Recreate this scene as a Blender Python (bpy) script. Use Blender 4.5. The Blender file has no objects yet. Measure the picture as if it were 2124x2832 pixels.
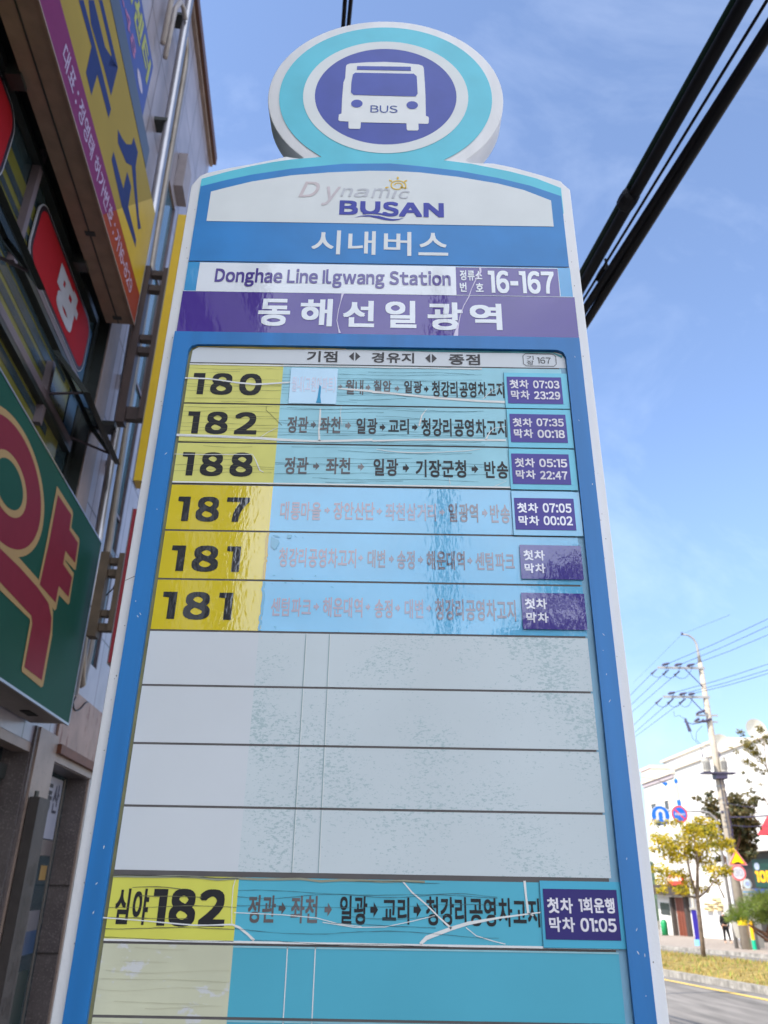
import bpy, bmesh, math, random
from mathutils import Vector, Matrix
random.seed(7)
SC = bpy.context.scene
COL = SC.collection
R = math.radians

# ------------------------------------------------------------------ camera
FPX, PITCH, ROLL, CAMH = 2144.0, R(25.3), R(.75), 1.55
CAM = Vector((0, 0, CAMH))
FW = Vector((0, math.cos(PITCH), math.sin(PITCH)))
_r0 = Vector((1, 0, 0)); _u0 = _r0.cross(FW)
RT = math.cos(ROLL) * _r0 + math.sin(ROLL) * _u0
UP = math.cos(ROLL) * _u0 - math.sin(ROLL) * _r0
cd = bpy.data.cameras.new('camera')
cd.sensor_fit = 'VERTICAL'; cd.sensor_height = 36.0; cd.lens = FPX / 2832 * 36
cd.clip_start = .02; cd.clip_end = 3000
cd.dof.use_dof = True; cd.dof.focus_distance = 1.12; cd.dof.aperture_fstop = 9.5
cam = bpy.data.objects.new('camera', cd); COL.objects.link(cam)
m = Matrix((RT, UP, -FW)).transposed().to_4x4(); m.translation = CAM
cam.matrix_world = m
SC.camera = cam

# ------------------------------------------------------------------ sky, sun, exposure
SUN_AZ, SUN_EL = R(243), R(45)          # azimuth clockwise from +Y (the view direction)
sdir = Vector((math.sin(SUN_AZ) * math.cos(SUN_EL), math.cos(SUN_AZ) * math.cos(SUN_EL), math.sin(SUN_EL)))
W = bpy.data.worlds.new('World'); SC.world = W; W.use_nodes = True
nt = W.node_tree; nt.nodes.clear()
def N(t, kind, **k):
    n = t.nodes.new(kind)
    for a, b in k.items(): setattr(n, a, b)
    return n
out = N(nt, 'ShaderNodeOutputWorld'); bg = N(nt, 'ShaderNodeBackground')
sky = N(nt, 'ShaderNodeTexSky', sky_type='NISHITA', sun_disc=False, sun_elevation=SUN_EL, sun_rotation=SUN_AZ,
        altitude=20, air_density=1.0, dust_density=.35, ozone_density=1.4)
tc = N(nt, 'ShaderNodeTexCoord'); mp = N(nt, 'ShaderNodeMapping'); mp.inputs['Scale'].default_value = (1.3, 2.2, 2.0)
mp.inputs['Location'].default_value = (.35, .1, .6)
nz = N(nt, 'ShaderNodeTexNoise'); nz.inputs['Scale'].default_value = 2.1; nz.inputs['Detail'].default_value = 10; nz.inputs['Roughness'].default_value = .62
nz.inputs['Distortion'].default_value = .5
rp = N(nt, 'ShaderNodeValToRGB'); rp.color_ramp.elements[0].position = .50; rp.color_ramp.elements[1].position = 1.0
rp.color_ramp.elements[1].color = (.75, .75, .75, 1)
mx = N(nt, 'ShaderNodeMix', data_type='RGBA'); mx.inputs['B'].default_value = (14, 14.9, 16.2, 1)
L = nt.links.new
L(tc.outputs['Generated'], mp.inputs['Vector']); L(mp.outputs[0], nz.inputs['Vector']); pass
sx = N(nt, 'ShaderNodeSeparateXYZ'); L(tc.outputs['Generated'], sx.inputs[0])
my = N(nt, 'ShaderNodeMapRange', interpolation_type='SMOOTHSTEP'); my.inputs['From Min'].default_value = .05; my.inputs['From Max'].default_value = -.45; my.inputs['To Min'].default_value = 0; my.inputs['To Max'].default_value = .46  # bright cloud bank added behind the camera to light the sign face
L(sx.outputs['Y'], my.inputs['Value'])
ad = N(nt, 'ShaderNodeMath', operation='ADD'); L(nz.outputs['Fac'], ad.inputs[0]); L(my.outputs[0], ad.inputs[1]); L(ad.outputs[0], rp.inputs['Fac'])
mf = N(nt, 'ShaderNodeMapRange', interpolation_type='SMOOTHSTEP'); mf.inputs['From Min'].default_value = .1; mf.inputs['From Max'].default_value = -.4; mf.inputs['To Min'].default_value = .17; mf.inputs['To Max'].default_value = 1
L(sx.outputs['Y'], mf.inputs['Value'])
mm_ = N(nt, 'ShaderNodeMath', operation='MULTIPLY_ADD'); mm_.inputs[2].default_value = .022; L(rp.outputs['Color'], mm_.inputs[0]); L(mf.outputs[0], mm_.inputs[1])
L(mm_.outputs[0], mx.inputs['Factor']); tn = N(nt, 'ShaderNodeMix', data_type='RGBA', blend_type='MULTIPLY'); tn.inputs['Factor'].default_value = 1; tn.inputs['B'].default_value = (1.10, 1.18, 1.34, 1)
L(sky.outputs[0], tn.inputs['A']); sz = N(nt, 'ShaderNodeMapRange', interpolation_type='SMOOTHSTEP'); sz.inputs['From Min'].default_value = -.05; sz.inputs['From Max'].default_value = .45; sz.inputs['To Min'].default_value = .56; sz.inputs['To Max'].default_value = 1
sxx = N(nt, 'ShaderNodeSeparateXYZ'); L(tc.outputs['Generated'], sxx.inputs[0]); L(sxx.outputs['Z'], sz.inputs['Value'])
sv_ = N(nt, 'ShaderNodeVectorMath', operation='SCALE'); L(tn.outputs['Result'], sv_.inputs[0]); L(sz.outputs[0], sv_.inputs['Scale']); L(sv_.outputs['Vector'], mx.inputs['A']); L(mx.outputs['Result'], bg.inputs['Color'])
bg.inputs['Strength'].default_value = .14
L(bg.outputs[0], out.inputs['Surface'])
sd = bpy.data.lights.new('sun', 'SUN'); sd.energy = 5; sd.angle = R(.5); sd.color = (1, .93, .82)
so = bpy.data.objects.new('sun', sd); COL.objects.link(so)
so.rotation_euler = sdir.to_track_quat('Z', 'Y').to_euler(); so.location = (-20, -5, 30)
SC.view_settings.view_transform = 'Standard'; SC.view_settings.look = 'None'
SC.view_settings.exposure = .70; SC.view_settings.gamma = 1
SC.render.engine = 'CYCLES'
SC.cycles.max_bounces = 6; SC.cycles.glossy_bounces = 3; SC.cycles.transparent_max_bounces = 6
SC.cycles.use_denoising = True
SC.cycles.sample_clamp_indirect = 6

# ------------------------------------------------------------------ measuring: photograph pixel -> point on a real surface
def ray(x, y): return (x - 1062) / FPX * RT - (y - 1416) / FPX * UP + FW
SIGN_Y, SIGN_X, SIGN_TILT = .97, -.0155, -.004
def S(p):                                      # on the face of the bus sign -> (u, v)
    d = ray(*p); q = CAM + d * (SIGN_Y / d.y)
    u, v = q.x - SIGN_X, q.z - 2
    c, s = math.cos(SIGN_TILT), math.sin(SIGN_TILT)
    return (u * c + v * s, 2 + v * c - u * s)
AZ = R(-5.5)
FD = Vector((math.sin(AZ), math.cos(AZ), 0)); FN = Vector((math.cos(AZ), -math.sin(AZ), 0))
WALLX = 2.1
def Fa(p, o=0.):                               # on the left facade, o metres proud of the wall -> (s, z)
    d = ray(*p); q = CAM + d * (-(WALLX - o) / d.dot(FN)); return (q.dot(FD), q.z)
FARX = 24.5
def Wf(p, o=0.):                               # on the far facade -> (a, z)
    d = ray(*p); q = CAM + d * ((FARX - o) / d.x); return (-q.y, q.z)
SLOPE = .035
def gz(x, y, h=0.): return -SLOPE * y + h
def G(p, h=0.):                                # on the sloping ground
    d = ray(*p); t = (h - CAM.z) / (d.z + SLOPE * d.y); return CAM + d * t
def Vy(p, y):
    d = ray(*p); return CAM + d * (y / d.y)
def Vz(p, z):
    d = ray(*p); return CAM + d * ((z - CAM.z) / d.z)
def crop(x0, y0, k): return lambda x, y: (x0 + x * k, y0 + y * k)
c1 = crop(650, 0, .4822); c2 = crop(480, 420, .3617); c3 = crop(1050, 420, .3617)
c4 = crop(430, 920, .3617); c5 = crop(1030, 920, .3737); c6 = crop(380, 1300, .3918); c7 = crop(1030, 1300, .4039)
c8 = crop(200, 2350, .4822); c9 = crop(950, 2350, .5726); c10 = crop(780, 420, .2893)
dd = lambda x, y: (x * 1.2803, y * 1.2803)
f1 = crop(0, 0, .2712); f2 = crop(0, 1250, .3164); f3 = crop(0, 850, .2261); f4 = crop(0, 1900, .4212)
f5 = crop(0, 500, .1808); f6 = crop(300, 0, .2034); f7 = crop(0, 1950, .1808); f8 = crop(0, 1050, .2712); f9 = crop(200, 500, .2712); f10 = crop(200, 0, .2712); f11 = crop(200, 1300, .3618)
b1 = crop(1700, 1700, .2556); b2 = crop(1760, 2100, .2194); b3 = crop(1780, 2400, .2074); b4 = crop(2000, 2350, .1311); b5 = crop(1800, 1750, .1356); b6 = crop(1950, 2000, .1356)

# ------------------------------------------------------------------ frames
def fr_id(a, b, c): return (a, b, c)
def fr_sign(a, b, c):
    cc, ss = math.cos(SIGN_TILT), math.sin(SIGN_TILT); v = c - 2
    return (SIGN_X + a * cc - v * ss, SIGN_Y - b, 2 + v * cc + a * ss)
def fr_wall(a, b, c):
    q = FD * a - FN * (WALLX - b); return (q.x, q.y, c)
def fr_far(a, b, c): return (FARX - b, -a, c)

# ------------------------------------------------------------------ materials
def C(r, g, b, k=1.0):
    def l(v):
        v /= 255.
        return v / 12.92 if v <= .04045 else ((v + .055) / 1.055) ** 2.4
    return (l(r) * k, l(g) * k, l(b) * k, 1)
MATS = {}
def M(name, col, rough=.5, spec=.5, metal=0., var=.10, vscale=8., bump=0., bscale=60., coat=0., cbump=0., cscale=(30, 30, 30), cior=1.5, crough=.03,
      speck=None, speck_t=.62, speck_s=90., speck_stretch=(1, 1, 1), speck_mod=0., vstretch=None, trans=0., alpha=1.):
    if name in MATS: return MATS[name]
    m = bpy.data.materials.new(name); m.use_nodes = True; t = m.node_tree; b = t.nodes['Principled BSDF']; L = t.links.new
    tc = N(t, 'ShaderNodeTexCoord')
    b.inputs['Roughness'].default_value = rough; b.inputs['Specular IOR Level'].default_value = spec; b.inputs['Metallic'].default_value = metal
    nz = N(t, 'ShaderNodeTexNoise'); nz.inputs['Scale'].default_value = vscale; nz.inputs['Detail'].default_value = 6
    if vstretch:
        mps = N(t, 'ShaderNodeMapping'); mps.inputs['Scale'].default_value = vstretch; L(tc.outputs['Object'], mps.inputs['Vector']); L(mps.outputs[0], nz.inputs['Vector'])
    else: L(tc.outputs['Object'], nz.inputs['Vector'])
    mr = N(t, 'ShaderNodeMapRange'); mr.inputs['From Min'].default_value = .3; mr.inputs['From Max'].default_value = .7
    mr.inputs['To Min'].default_value = 1 - var; mr.inputs['To Max'].default_value = 1 + var * .6
    L(nz.outputs['Fac'], mr.inputs['Value'])
    vm = N(t, 'ShaderNodeVectorMath', operation='SCALE'); vm.inputs[0].default_value = col[:3]; L(mr.outputs[0], vm.inputs['Scale'])
    cout = vm.outputs['Vector']
    if speck:
        mpp = N(t, 'ShaderNodeMapping'); mpp.inputs['Scale'].default_value = speck_stretch; L(tc.outputs['Object'], mpp.inputs['Vector'])
        n2 = N(t, 'ShaderNodeTexNoise'); n2.inputs['Scale'].default_value = speck_s; n2.inputs['Detail'].default_value = 5; n2.inputs['Roughness'].default_value = .7
        L(mpp.outputs[0], n2.inputs['Vector'])
        r2 = N(t, 'ShaderNodeMapRange'); r2.inputs['From Min'].default_value = speck_t; r2.inputs['From Max'].default_value = speck_t + .05
        sv = n2.outputs['Fac']
        if speck_mod:
            n5 = N(t, 'ShaderNodeTexNoise'); n5.inputs['Scale'].default_value = 7; n5.inputs['Detail'].default_value = 4; L(tc.outputs['Object'], n5.inputs['Vector'])
            m5 = N(t, 'ShaderNodeMath', operation='MULTIPLY_ADD'); m5.inputs[1].default_value = speck_mod; m5.inputs[2].default_value = -.5 * speck_mod; L(n5.outputs['Fac'], m5.inputs[0])
            a5 = N(t, 'ShaderNodeMath', operation='ADD'); L(sv, a5.inputs[0]); L(m5.outputs[0], a5.inputs[1]); sv = a5.outputs[0]
        L(sv, r2.inputs['Value'])
        mm = N(t, 'ShaderNodeMix', data_type='RGBA'); mm.inputs['B'].default_value = speck
        L(r2.outputs[0], mm.inputs['Factor']); L(cout, mm.inputs['A']); cout = mm.outputs['Result']
    L(cout, b.inputs['Base Color'])
    if bump:
        n3 = N(t, 'ShaderNodeTexNoise'); n3.inputs['Scale'].default_value = bscale; n3.inputs['Detail'].default_value = 4; L(tc.outputs['Object'], n3.inputs['Vector'])
        bp = N(t, 'ShaderNodeBump'); bp.inputs['Strength'].default_value = bump; bp.inputs['Distance'].default_value = .01
        L(n3.outputs['Fac'], bp.inputs['Height']); L(bp.outputs[0], b.inputs['Normal'])
    if coat:
        b.inputs['Coat Weight'].default_value = coat; b.inputs['Coat Roughness'].default_value = crough; b.inputs['Coat IOR'].default_value = cior
        if cbump:
            mp3 = N(t, 'ShaderNodeMapping'); mp3.inputs['Scale'].default_value = cscale; L(tc.outputs['Object'], mp3.inputs['Vector'])
            n4 = N(t, 'ShaderNodeTexNoise'); n4.inputs['Scale'].default_value = 1; n4.inputs['Detail'].default_value = 2.5; L(mp3.outputs[0], n4.inputs['Vector'])
            b4_ = N(t, 'ShaderNodeBump'); b4_.inputs['Strength'].default_value = 1; b4_.inputs['Distance'].default_value = cbump
            L(n4.outputs['Fac'], b4_.inputs['Height']); L(b4_.outputs[0], b.inputs['Coat Normal'])
    if trans:
        b.inputs['Transmission Weight'].default_value = trans
    MATS[name] = m
    return m
def tile_mat(name, col, joint, bw, bh, mort=.012, rough=.35, var=.12, spec=.5, offs=0.):
    m = bpy.data.materials.new(name); m.use_nodes = True; t = m.node_tree; b = t.nodes['Principled BSDF']; L = t.links.new
    uv = N(t, 'ShaderNodeUVMap'); br = N(t, 'ShaderNodeTexBrick'); br.offset = offs
    br.inputs['Scale'].default_value = 1; br.inputs['Brick Width'].default_value = bw; br.inputs['Row Height'].default_value = bh
    br.inputs['Mortar Size'].default_value = mort; br.inputs['Mortar Smooth'].default_value = .2; br.inputs['Bias'].default_value = 0
    br.inputs['Color1'].default_value = col; br.inputs['Color2'].default_value = tuple(x * (1 - var) for x in col[:3]) + (1,); br.inputs['Mortar'].default_value = joint
    L(uv.outputs[0], br.inputs['Vector'])
    tc = N(t, 'ShaderNodeTexCoord'); nz = N(t, 'ShaderNodeTexNoise'); nz.inputs['Scale'].default_value = 3; nz.inputs['Detail'].default_value = 8; L(tc.outputs['Object'], nz.inputs['Vector'])
    mr = N(t, 'ShaderNodeMapRange'); mr.inputs['From Min'].default_value = .3; mr.inputs['From Max'].default_value = .7; mr.inputs['To Min'].default_value = .78; mr.inputs['To Max'].default_value = 1.08
    L(nz.outputs['Fac'], mr.inputs['Value'])
    vm = N(t, 'ShaderNodeVectorMath', operation='SCALE'); L(br.outputs['Color'], vm.inputs[0]); L(mr.outputs[0], vm.inputs['Scale']); L(vm.outputs['Vector'], b.inputs['Base Color'])
    b.inputs['Roughness'].default_value = rough; b.inputs['Specular IOR Level'].default_value = spec
    MATS[name] = m
    return m

# ------------------------------------------------------------------ objects
TXT = {}; GL = {}
def glyph(ch):                                # one character as flat faces, in em units
    if ch not in GL:
        if ch == '1':
            GL[ch] = ([(0, .735), (0, .655), (.14, .64), (.14, 0), (.245, 0), (.245, .735)], [(0, 1, 2, 3, 4, 5)])
        elif ch == 'I':
            GL[ch] = ([(0, 0), (.10, 0), (.10, .735), (0, .735)], [(0, 1, 2, 3)])
        elif ch == '-':
            GL[ch] = ([(0, .27), (.30, .27), (.30, .37), (0, .37)], [(0, 1, 2, 3)])
        else:
            c = bpy.data.curves.new('lettering', 'FONT'); c.body = chr(ord(ch) + 0xFEE0) if 33 <= ord(ch) <= 126 else ch
            c.size = 1; c.resolution_u = 4
            o = bpy.data.objects.new('lettering', c); COL.objects.link(o)
            me = bpy.data.meshes.new_from_object(o.evaluated_get(bpy.context.evaluated_depsgraph_get()))
            V = [(v.co.x, v.co.y) for v in me.vertices]; F = [tuple(p.vertices) for p in me.polygons]
            bpy.data.objects.remove(o); bpy.data.curves.remove(c); bpy.data.meshes.remove(me)
            x0 = min(a for a, _ in V)
            GL[ch] = ([(a - x0, b) for a, b in V], F)
    return GL[ch]
def glyphs(s, bold, shear=0., gap=0.):
    k = (s, bold, shear, gap)
    if k not in TXT:
        x = 0; V0 = []; F0 = []
        for ch in s:
            if ch == ' ': x += .26; continue
            V, F = glyph(ch); n = len(V0); w = max(a for a, _ in V); hangul = ord(ch) > 0x1100
            V0 += [(a + x + b * shear, b) for a, b in V]; F0 += [tuple(n + i for i in f) for f in F]
            x += max(w + (.07 if hangul else .085), .92 if hangul else 0) + bold * 1.2 + gap
        sh = [(0, 0)] if bold <= 0 else [(-bold, -bold), (-bold, bold), (bold, -bold), (bold, bold)] + ([(0, 0), (bold, 0), (-bold, 0), (0, bold), (0, -bold)] if bold > .033 else [])
        V = []; F = []
        for j, (dx, dy) in enumerate(sh):
            n = len(V); V += [(a + dx, b + dy, j * 1.5e-5) for a, b in V0]; F += [tuple(n + i for i in f) for f in F0]
        x0 = min(v[0] for v in V); x1 = max(v[0] for v in V); y0 = min(v[1] for v in V); y1 = max(v[1] for v in V)
        TXT[k] = ([((a - x0) / (x1 - x0), (b - y0) / (y1 - y0), e) for a, b, e in V], F)
    return TXT[k]

class MB:
    def __init__(s, frame=fr_id): s.v = []; s.f = []; s.mi = []; s.uv = []; s.fr = frame; s.mats = []; s.dz = 1 if frame is fr_sign else 20
    def mat(s, m):
        if m not in s.mats: s.mats.append(m)
        return s.mats.index(m)
    def add(s, V, F, m):
        n = len(s.v); i = s.mat(m)
        for p in V: s.v.append(s.fr(*p)); s.uv.append((p[0], p[2]))
        for f in F: s.f.append(tuple(n + k for k in f)); s.mi.append(i)
        return s
    def box(s, a0, a1, b0, b1, c0, c1, m):
        V = [(a, b, c) for c in (c0, c1) for b in (b0, b1) for a in (a0, a1)]
        return s.add(V, [(0, 2, 3, 1), (4, 5, 7, 6), (0, 1, 5, 4), (2, 6, 7, 3), (0, 4, 6, 2), (1, 3, 7, 5)], m)
    def poly(s, P, d, m): return s.add([(a, d, c) for a, c in P], [tuple(range(len(P)))], m)
    def poly3(s, P, m): return s.add(P, [tuple(range(len(P)))], m)
    def rect(s, r, d, m): return s.poly([(r[0], r[2]), (r[1], r[2]), (r[1], r[3]), (r[0], r[3])], d, m)
    def prism(s, P, d0, d1, m):
        n = len(P); V = [(a, d0, c) for a, c in P] + [(a, d1, c) for a, c in P]
        return s.add(V, [tuple(range(n)), tuple(range(2 * n - 1, n - 1, -1))] + [(i, (i + 1) % n, n + (i + 1) % n, n + i) for i in range(n)], m)
    def ell(s, cx, cz, rx, rz, d, m, n=64): return s.poly([(cx + rx * math.cos(6.2832 * i / n), cz + rz * math.sin(6.2832 * i / n)) for i in range(n)], d, m)
    def ring(s, cx, cz, r0, r1, d, m, n=72, a0=0., a1=6.28319):
        V = []; F = []
        for i in range(n + 1):
            a = a0 + (a1 - a0) * i / n
            V += [(cx + r0 * math.cos(a), d, cz + r0 * math.sin(a)), (cx + r1 * math.cos(a), d, cz + r1 * math.sin(a))]
        for i in range(n): F.append((2 * i, 2 * i + 1, 2 * i + 3, 2 * i + 2))
        return s.add(V, F, m)
    def ribbon(s, P, w, d, m):
        if not isinstance(w, (list, tuple)): w = [w] * len(P)
        V = []
        for i, p in enumerate(P):
            q0 = P[max(0, i - 1)]; q1 = P[min(len(P) - 1, i + 1)]; dx, dz = q1[0] - q0[0], q1[1] - q0[1]; l = math.hypot(dx, dz) or 1
            nx, nz = -dz / l * w[i] / 2, dx / l * w[i] / 2
            V += [(p[0] + nx, d, p[1] + nz), (p[0] - nx, d, p[1] - nz)]
        return s.add(V, [(2 * i, 2 * i + 1, 2 * i + 3, 2 * i + 2) for i in range(len(P) - 1)], m)
    def tube(s, P, r, m, n=8, cap=True):
        P = [Vector(p) for p in P]
        if not isinstance(r, (list, tuple)): r = [r] * len(P)
        V = []; F = []; prev = None
        for i, p in enumerate(P):
            t = (P[min(i + 1, len(P) - 1)] - P[max(i - 1, 0)]).normalized()
            ref = prev if prev is not None else (Vector((0, 0, 1)) if abs(t.z) < .9 else Vector((1, 0, 0)))
            x = (ref - t * ref.dot(t)).normalized(); y = t.cross(x); prev = x
            for k in range(n):
                a = 6.28319 * k / n; q = p + (x * math.cos(a) + y * math.sin(a)) * r[i]; V.append(tuple(q))
        for i in range(len(P) - 1):
            for k in range(n): F.append((i * n + k, i * n + (k + 1) % n, (i + 1) * n + (k + 1) % n, (i + 1) * n + k))
        if cap: F += [tuple(range(n - 1, -1, -1)), tuple(range((len(P) - 1) * n, len(P) * n))]
        return s.add(V, F, m)
    def text(s, t, r, d, m, bold=.016, shear=0., gap=0.):
        V, F = glyphs(t, bold, shear, gap)
        return s.add([(r[0] + a * (r[1] - r[0]), d + e * s.dz, r[2] + b * (r[3] - r[2])) for a, b, e in V], F, m)
    def build(s, name, parent=None, smooth=False, normals=True):
        me = bpy.data.meshes.new(name)
        off = Vector(parent.get('_at', (0, 0, 0))) if parent else Vector((0, 0, 0))
        own = Vector((0, 0, 0))
        if not parent and s.v:
            lo = [min(v[k] for v in s.v) for k in range(3)]; hi = [max(v[k] for v in s.v) for k in range(3)]
            own = Vector(((lo[0] + hi[0]) / 2, (lo[1] + hi[1]) / 2, lo[2])); off = own
        me.from_pydata([tuple(Vector(v) - off) for v in s.v], [], s.f)
        for mt in s.mats: me.materials.append(mt)
        me.polygons.foreach_set('material_index', s.mi)
        ul = me.uv_layers.new(name='UVMap')
        for lp in me.loops: ul.data[lp.index].uv = s.uv[lp.vertex_index]
        if smooth: me.polygons.foreach_set('use_smooth', [True] * len(me.polygons))
        me.update()
        if normals:
            bm = bmesh.new(); bm.from_mesh(me); bmesh.ops.recalc_face_normals(bm, faces=bm.faces); bm.to_mesh(me); bm.free()
        o = bpy.data.objects.new(name, me); COL.objects.link(o)
        if parent: o.parent = parent; o['_at'] = tuple(off)
        else: o.location = own; o['_at'] = tuple(own)
        return o
def tag(o, label, cat, group=None):
    o['label'] = label; o['category'] = cat
    if group: o['group'] = group
    return o
def thing(name, label, cat, loc, group=None):
    o = bpy.data.objects.new(name, None); o.empty_display_size = .2; COL.objects.link(o); o.location = loc; o['_at'] = tuple(loc)
    return tag(o, label, cat, group)
def structure(o, kind='structure'): o['kind'] = kind; return o
def bx(c, xl, xr, yb, yt):                     # lettering rectangle read off the sign
    ym, xm = (yb + yt) / 2, (xl + xr) / 2
    return (S(c(xl, ym))[0], S(c(xr, ym))[0], S(c(xm, yb))[1], S(c(xm, yt))[1])
def PS(c, *pts): return [S(c(*p)) for p in pts]

#@@SETTING
# ------------------------------------------------------------------ ground and road
def bend(y): return -.06 * (y - 20) - (.0017 * (y - 20) ** 2 if y > 20 else 0)
YS = [-60, -40, -20, -8, 0, 6, 12, 16, 20, 24, 28, 32, 36, 40, 45, 50, 55, 60, 70, 85, 100]
def sheet(name, xa, xb, h, m, ya=-60, yb=100, follow=(True, True), nx=1):
    b = MB(); V = []; F = []
    ys = [y for y in YS if ya <= y <= yb]
    for y in ys:
        p = xa + (bend(y) if follow[0] else 0); q = xb + (bend(y) if follow[1] else 0)
        for k in range(nx + 1):
            x = p + (q - p) * k / nx; V.append((x, y, gz(x, y, h)))
    for i in range(len(ys) - 1):
        for k in range(nx):
            a = i * (nx + 1) + k; F.append((a, a + 1, a + nx + 2, a + nx + 1))
    b.add(V, F, m); o = b.build(name); structure(o); return o
def kerb(name, x, w, h, m, ya=-60, yb=100, lo=-.1):
    b = MB(); V = []; F = []; ys = [y for y in YS if ya <= y <= yb]
    for y in ys:
        X = x + bend(y)
        V += [(X - w / 2, y, gz(X, y, lo)), (X - w / 2 + .015, y, gz(X, y, h)), (X + w / 2 - .015, y, gz(X, y, h)), (X + w / 2, y, gz(X, y, lo))]
    for i in range(len(ys) - 1):
        for k in range(3): F.append((4 * i + k, 4 * i + k + 1, 4 * i + k + 5, 4 * i + k + 4))
    b.add(V, F, m); o = b.build(name); structure(o); return o
asphalt = M('asphalt', (.19, .175, .16, 1), .85, .3, var=.42, vscale=1.2, vstretch=(2.5, .35, 1), bump=.4, bscale=120, speck=(.26, .25, .23, 1), speck_t=.6, speck_s=200)
concrete = M('kerb_concrete', (.30, .28, .25, 1), .8, .3, var=.5, vscale=4, speck=(.15, .14, .12, 1), speck_t=.60, speck_s=9, bump=.3, bscale=40)
paving = tile_mat('paving', (.38, .32, .27, 1), (.22, .19, .16, 1), .3, .3, .012, .8, .2, .3)
soil = M('soil', (.17, .13, .08, 1), .95, .2, var=.4, vscale=5, bump=.6, bscale=20)
def uvxy(o):
    me = o.data; L_ = me.uv_layers[0]
    for lp in me.loops: L_.data[lp.index].uv = me.vertices[lp.vertex_index].co.xy
    return o
b = MB(); b.add([(-400, -300, 10.5 - .6), (400, -300, 10.5 - .6), (400, 500, -17.5 - .6), (-400, 500, -17.5 - .6)], [(0, 1, 2, 3)], M('dry_ground', (.2, .18, .14, 1), .95, .2, var=.3, vscale=.3))
structure(b.build('ground'))
sheet('road', 1.7, 17.8, 0, asphalt, nx=3)
uvxy(sheet('pavement', -40, 1.6, .13, paving, follow=(False, True)))
kerb('kerb', 1.65, .16, .135, concrete)
kerb('kerb', 8.85, .22, .15, concrete)
kerb('kerb', 13.8, .22, .15, concrete)
kerb('kerb', 17.9, .24, .155, concrete)
uvxy(sheet('pavement', 18.02, 60, .14, paving, follow=(True, False)))
sheet('road_marking', 8.06, 8.22, .006, M('yellow_road_paint', (.72, .48, .10, 1), .7, .3, var=.25, vscale=12))
sheet('road_marking', 14.1, 14.22, .006, MATS['yellow_road_paint'])
b = MB(); V = []; F = []; rgh = random.Random(31); n = 60
for i in range(n + 1):
    x = -900 + 1800 * i / n; h = 14 + 16 * math.sin(i * .37) * math.sin(i * .11 + 1) + rgh.uniform(0, 5)
    V += [(x, 400, -22), (x, 430, -14 + h * .5), (x, 470, h), (x, 560, -22)]
for i in range(n):
    for k in range(3): F.append((4 * i + k, 4 * i + k + 1, 4 * i + k + 5, 4 * i + k + 4))
b.add(V, F, M('wooded_slope', (.07, .10, .06, 1), .9, .2, var=.5, vscale=.08, speck=(.04, .06, .04, 1), speck_t=.5, speck_s=.15)); structure(b.build('hills', smooth=True))
# median with dry grass
grass_m = M('dry_grass', (.27, .20, .065, 1), .9, .2, var=.5, vscale=4, bump=.8, bscale=25, speck=(.17, .16, .04, 1), speck_t=.56, speck_s=6)
b = MB(); V = []; F = []
gys = [12 + .5 * i for i in range(110)]; nx = 12
for y in gys:
    for k in range(nx + 1):
        t = k / nx; x = 8.96 + (13.69 - 8.96) * t + bend(y); h = .1 + .22 * math.sin(math.pi * t) ** .8 + random.uniform(-.03, .05) * (0 < k < nx)
        V.append((x, y, gz(x, y, h)))
for i in range(len(gys) - 1):
    for k in range(nx): a = i * (nx + 1) + k; F.append((a, a + 1, a + nx + 2, a + nx + 1))
b.add(V, F, grass_m); structure(b.build('median_strip', smooth=True))
b = MB(); blade = [M('straw_blade', (.34, .25, .08, 1), .8, .2, var=.4, vscale=2), M('green_blade', (.20, .24, .05, 1), .8, .2, var=.4, vscale=2)]
for i in range(9000):
    y = random.uniform(15, 46); t = random.random(); x = 9.0 + 4.6 * t + bend(y); h = .1 + .2 * math.sin(math.pi * t) ** .8
    a = random.uniform(0, 6.28); l = random.uniform(.05, .16); w = random.uniform(.012, .03); z = gz(x, y, h)
    ca, sa = math.cos(a), math.sin(a); lx, ly = random.uniform(-.08, .08), random.uniform(-.08, .08)
    b.add([(x - ca * w, y - sa * w, z - .02), (x + ca * w, y + sa * w, z - .02), (x + lx, y + ly, z + l)], [(0, 1, 2)], blade[random.random() < .3])
structure(b.build('grass', normals=False), 'stuff')

#@@SIGN
# ------------------------------------------------------------------ the bus stop sign
white_paint = M('speckled_white_paint', C(226, 226, 228), .55, .4, var=.09, vscale=14, vstretch=(1.5, 1, .2), bump=.06, bscale=330, speck=C(168, 166, 162), speck_t=.67, speck_s=240)
vin = dict(rough=.42, spec=.35, var=.06, vscale=5, speck=None)
blue_v = M('blue_vinyl', C(44, 128, 196), .38, .4, var=.13, vscale=11, speck=C(40, 112, 176), speck_t=.72, speck_s=30)
blue2_v = M('blue_frame_paint', C(36, 118, 186), .35, .45, var=.16, vscale=16, vstretch=(1.6, 1, .12), speck=C(120, 170, 215), speck_t=.80, speck_s=110)
teal_v = M('turquoise_vinyl', C(92, 196, 216), .40, .4, var=.11, vscale=10, speck=C(84, 180, 204), speck_t=.72, speck_s=36)
offw_v = M('offwhite_vinyl', C(220, 224, 224), .45, .35, var=.05, vscale=12)
navy_v = M('indigo_vinyl', C(64, 78, 165), .42, .4, var=.13, vscale=14, speck=C(48, 60, 140), speck_t=.72, speck_s=45)
pw_v = M('picto_white', C(226, 228, 228), .42, .35, var=.04, vscale=20)
LAM = dict(coat=1., cbump=.00012, cscale=(120, 60, 45), cior=1.6, crough=.02, rough=.5, spec=.3)
LAM2 = dict(coat=1., cbump=.00013, cscale=(150, 60, 70), cior=1.85, crough=.02, rough=.5, spec=.3)
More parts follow.
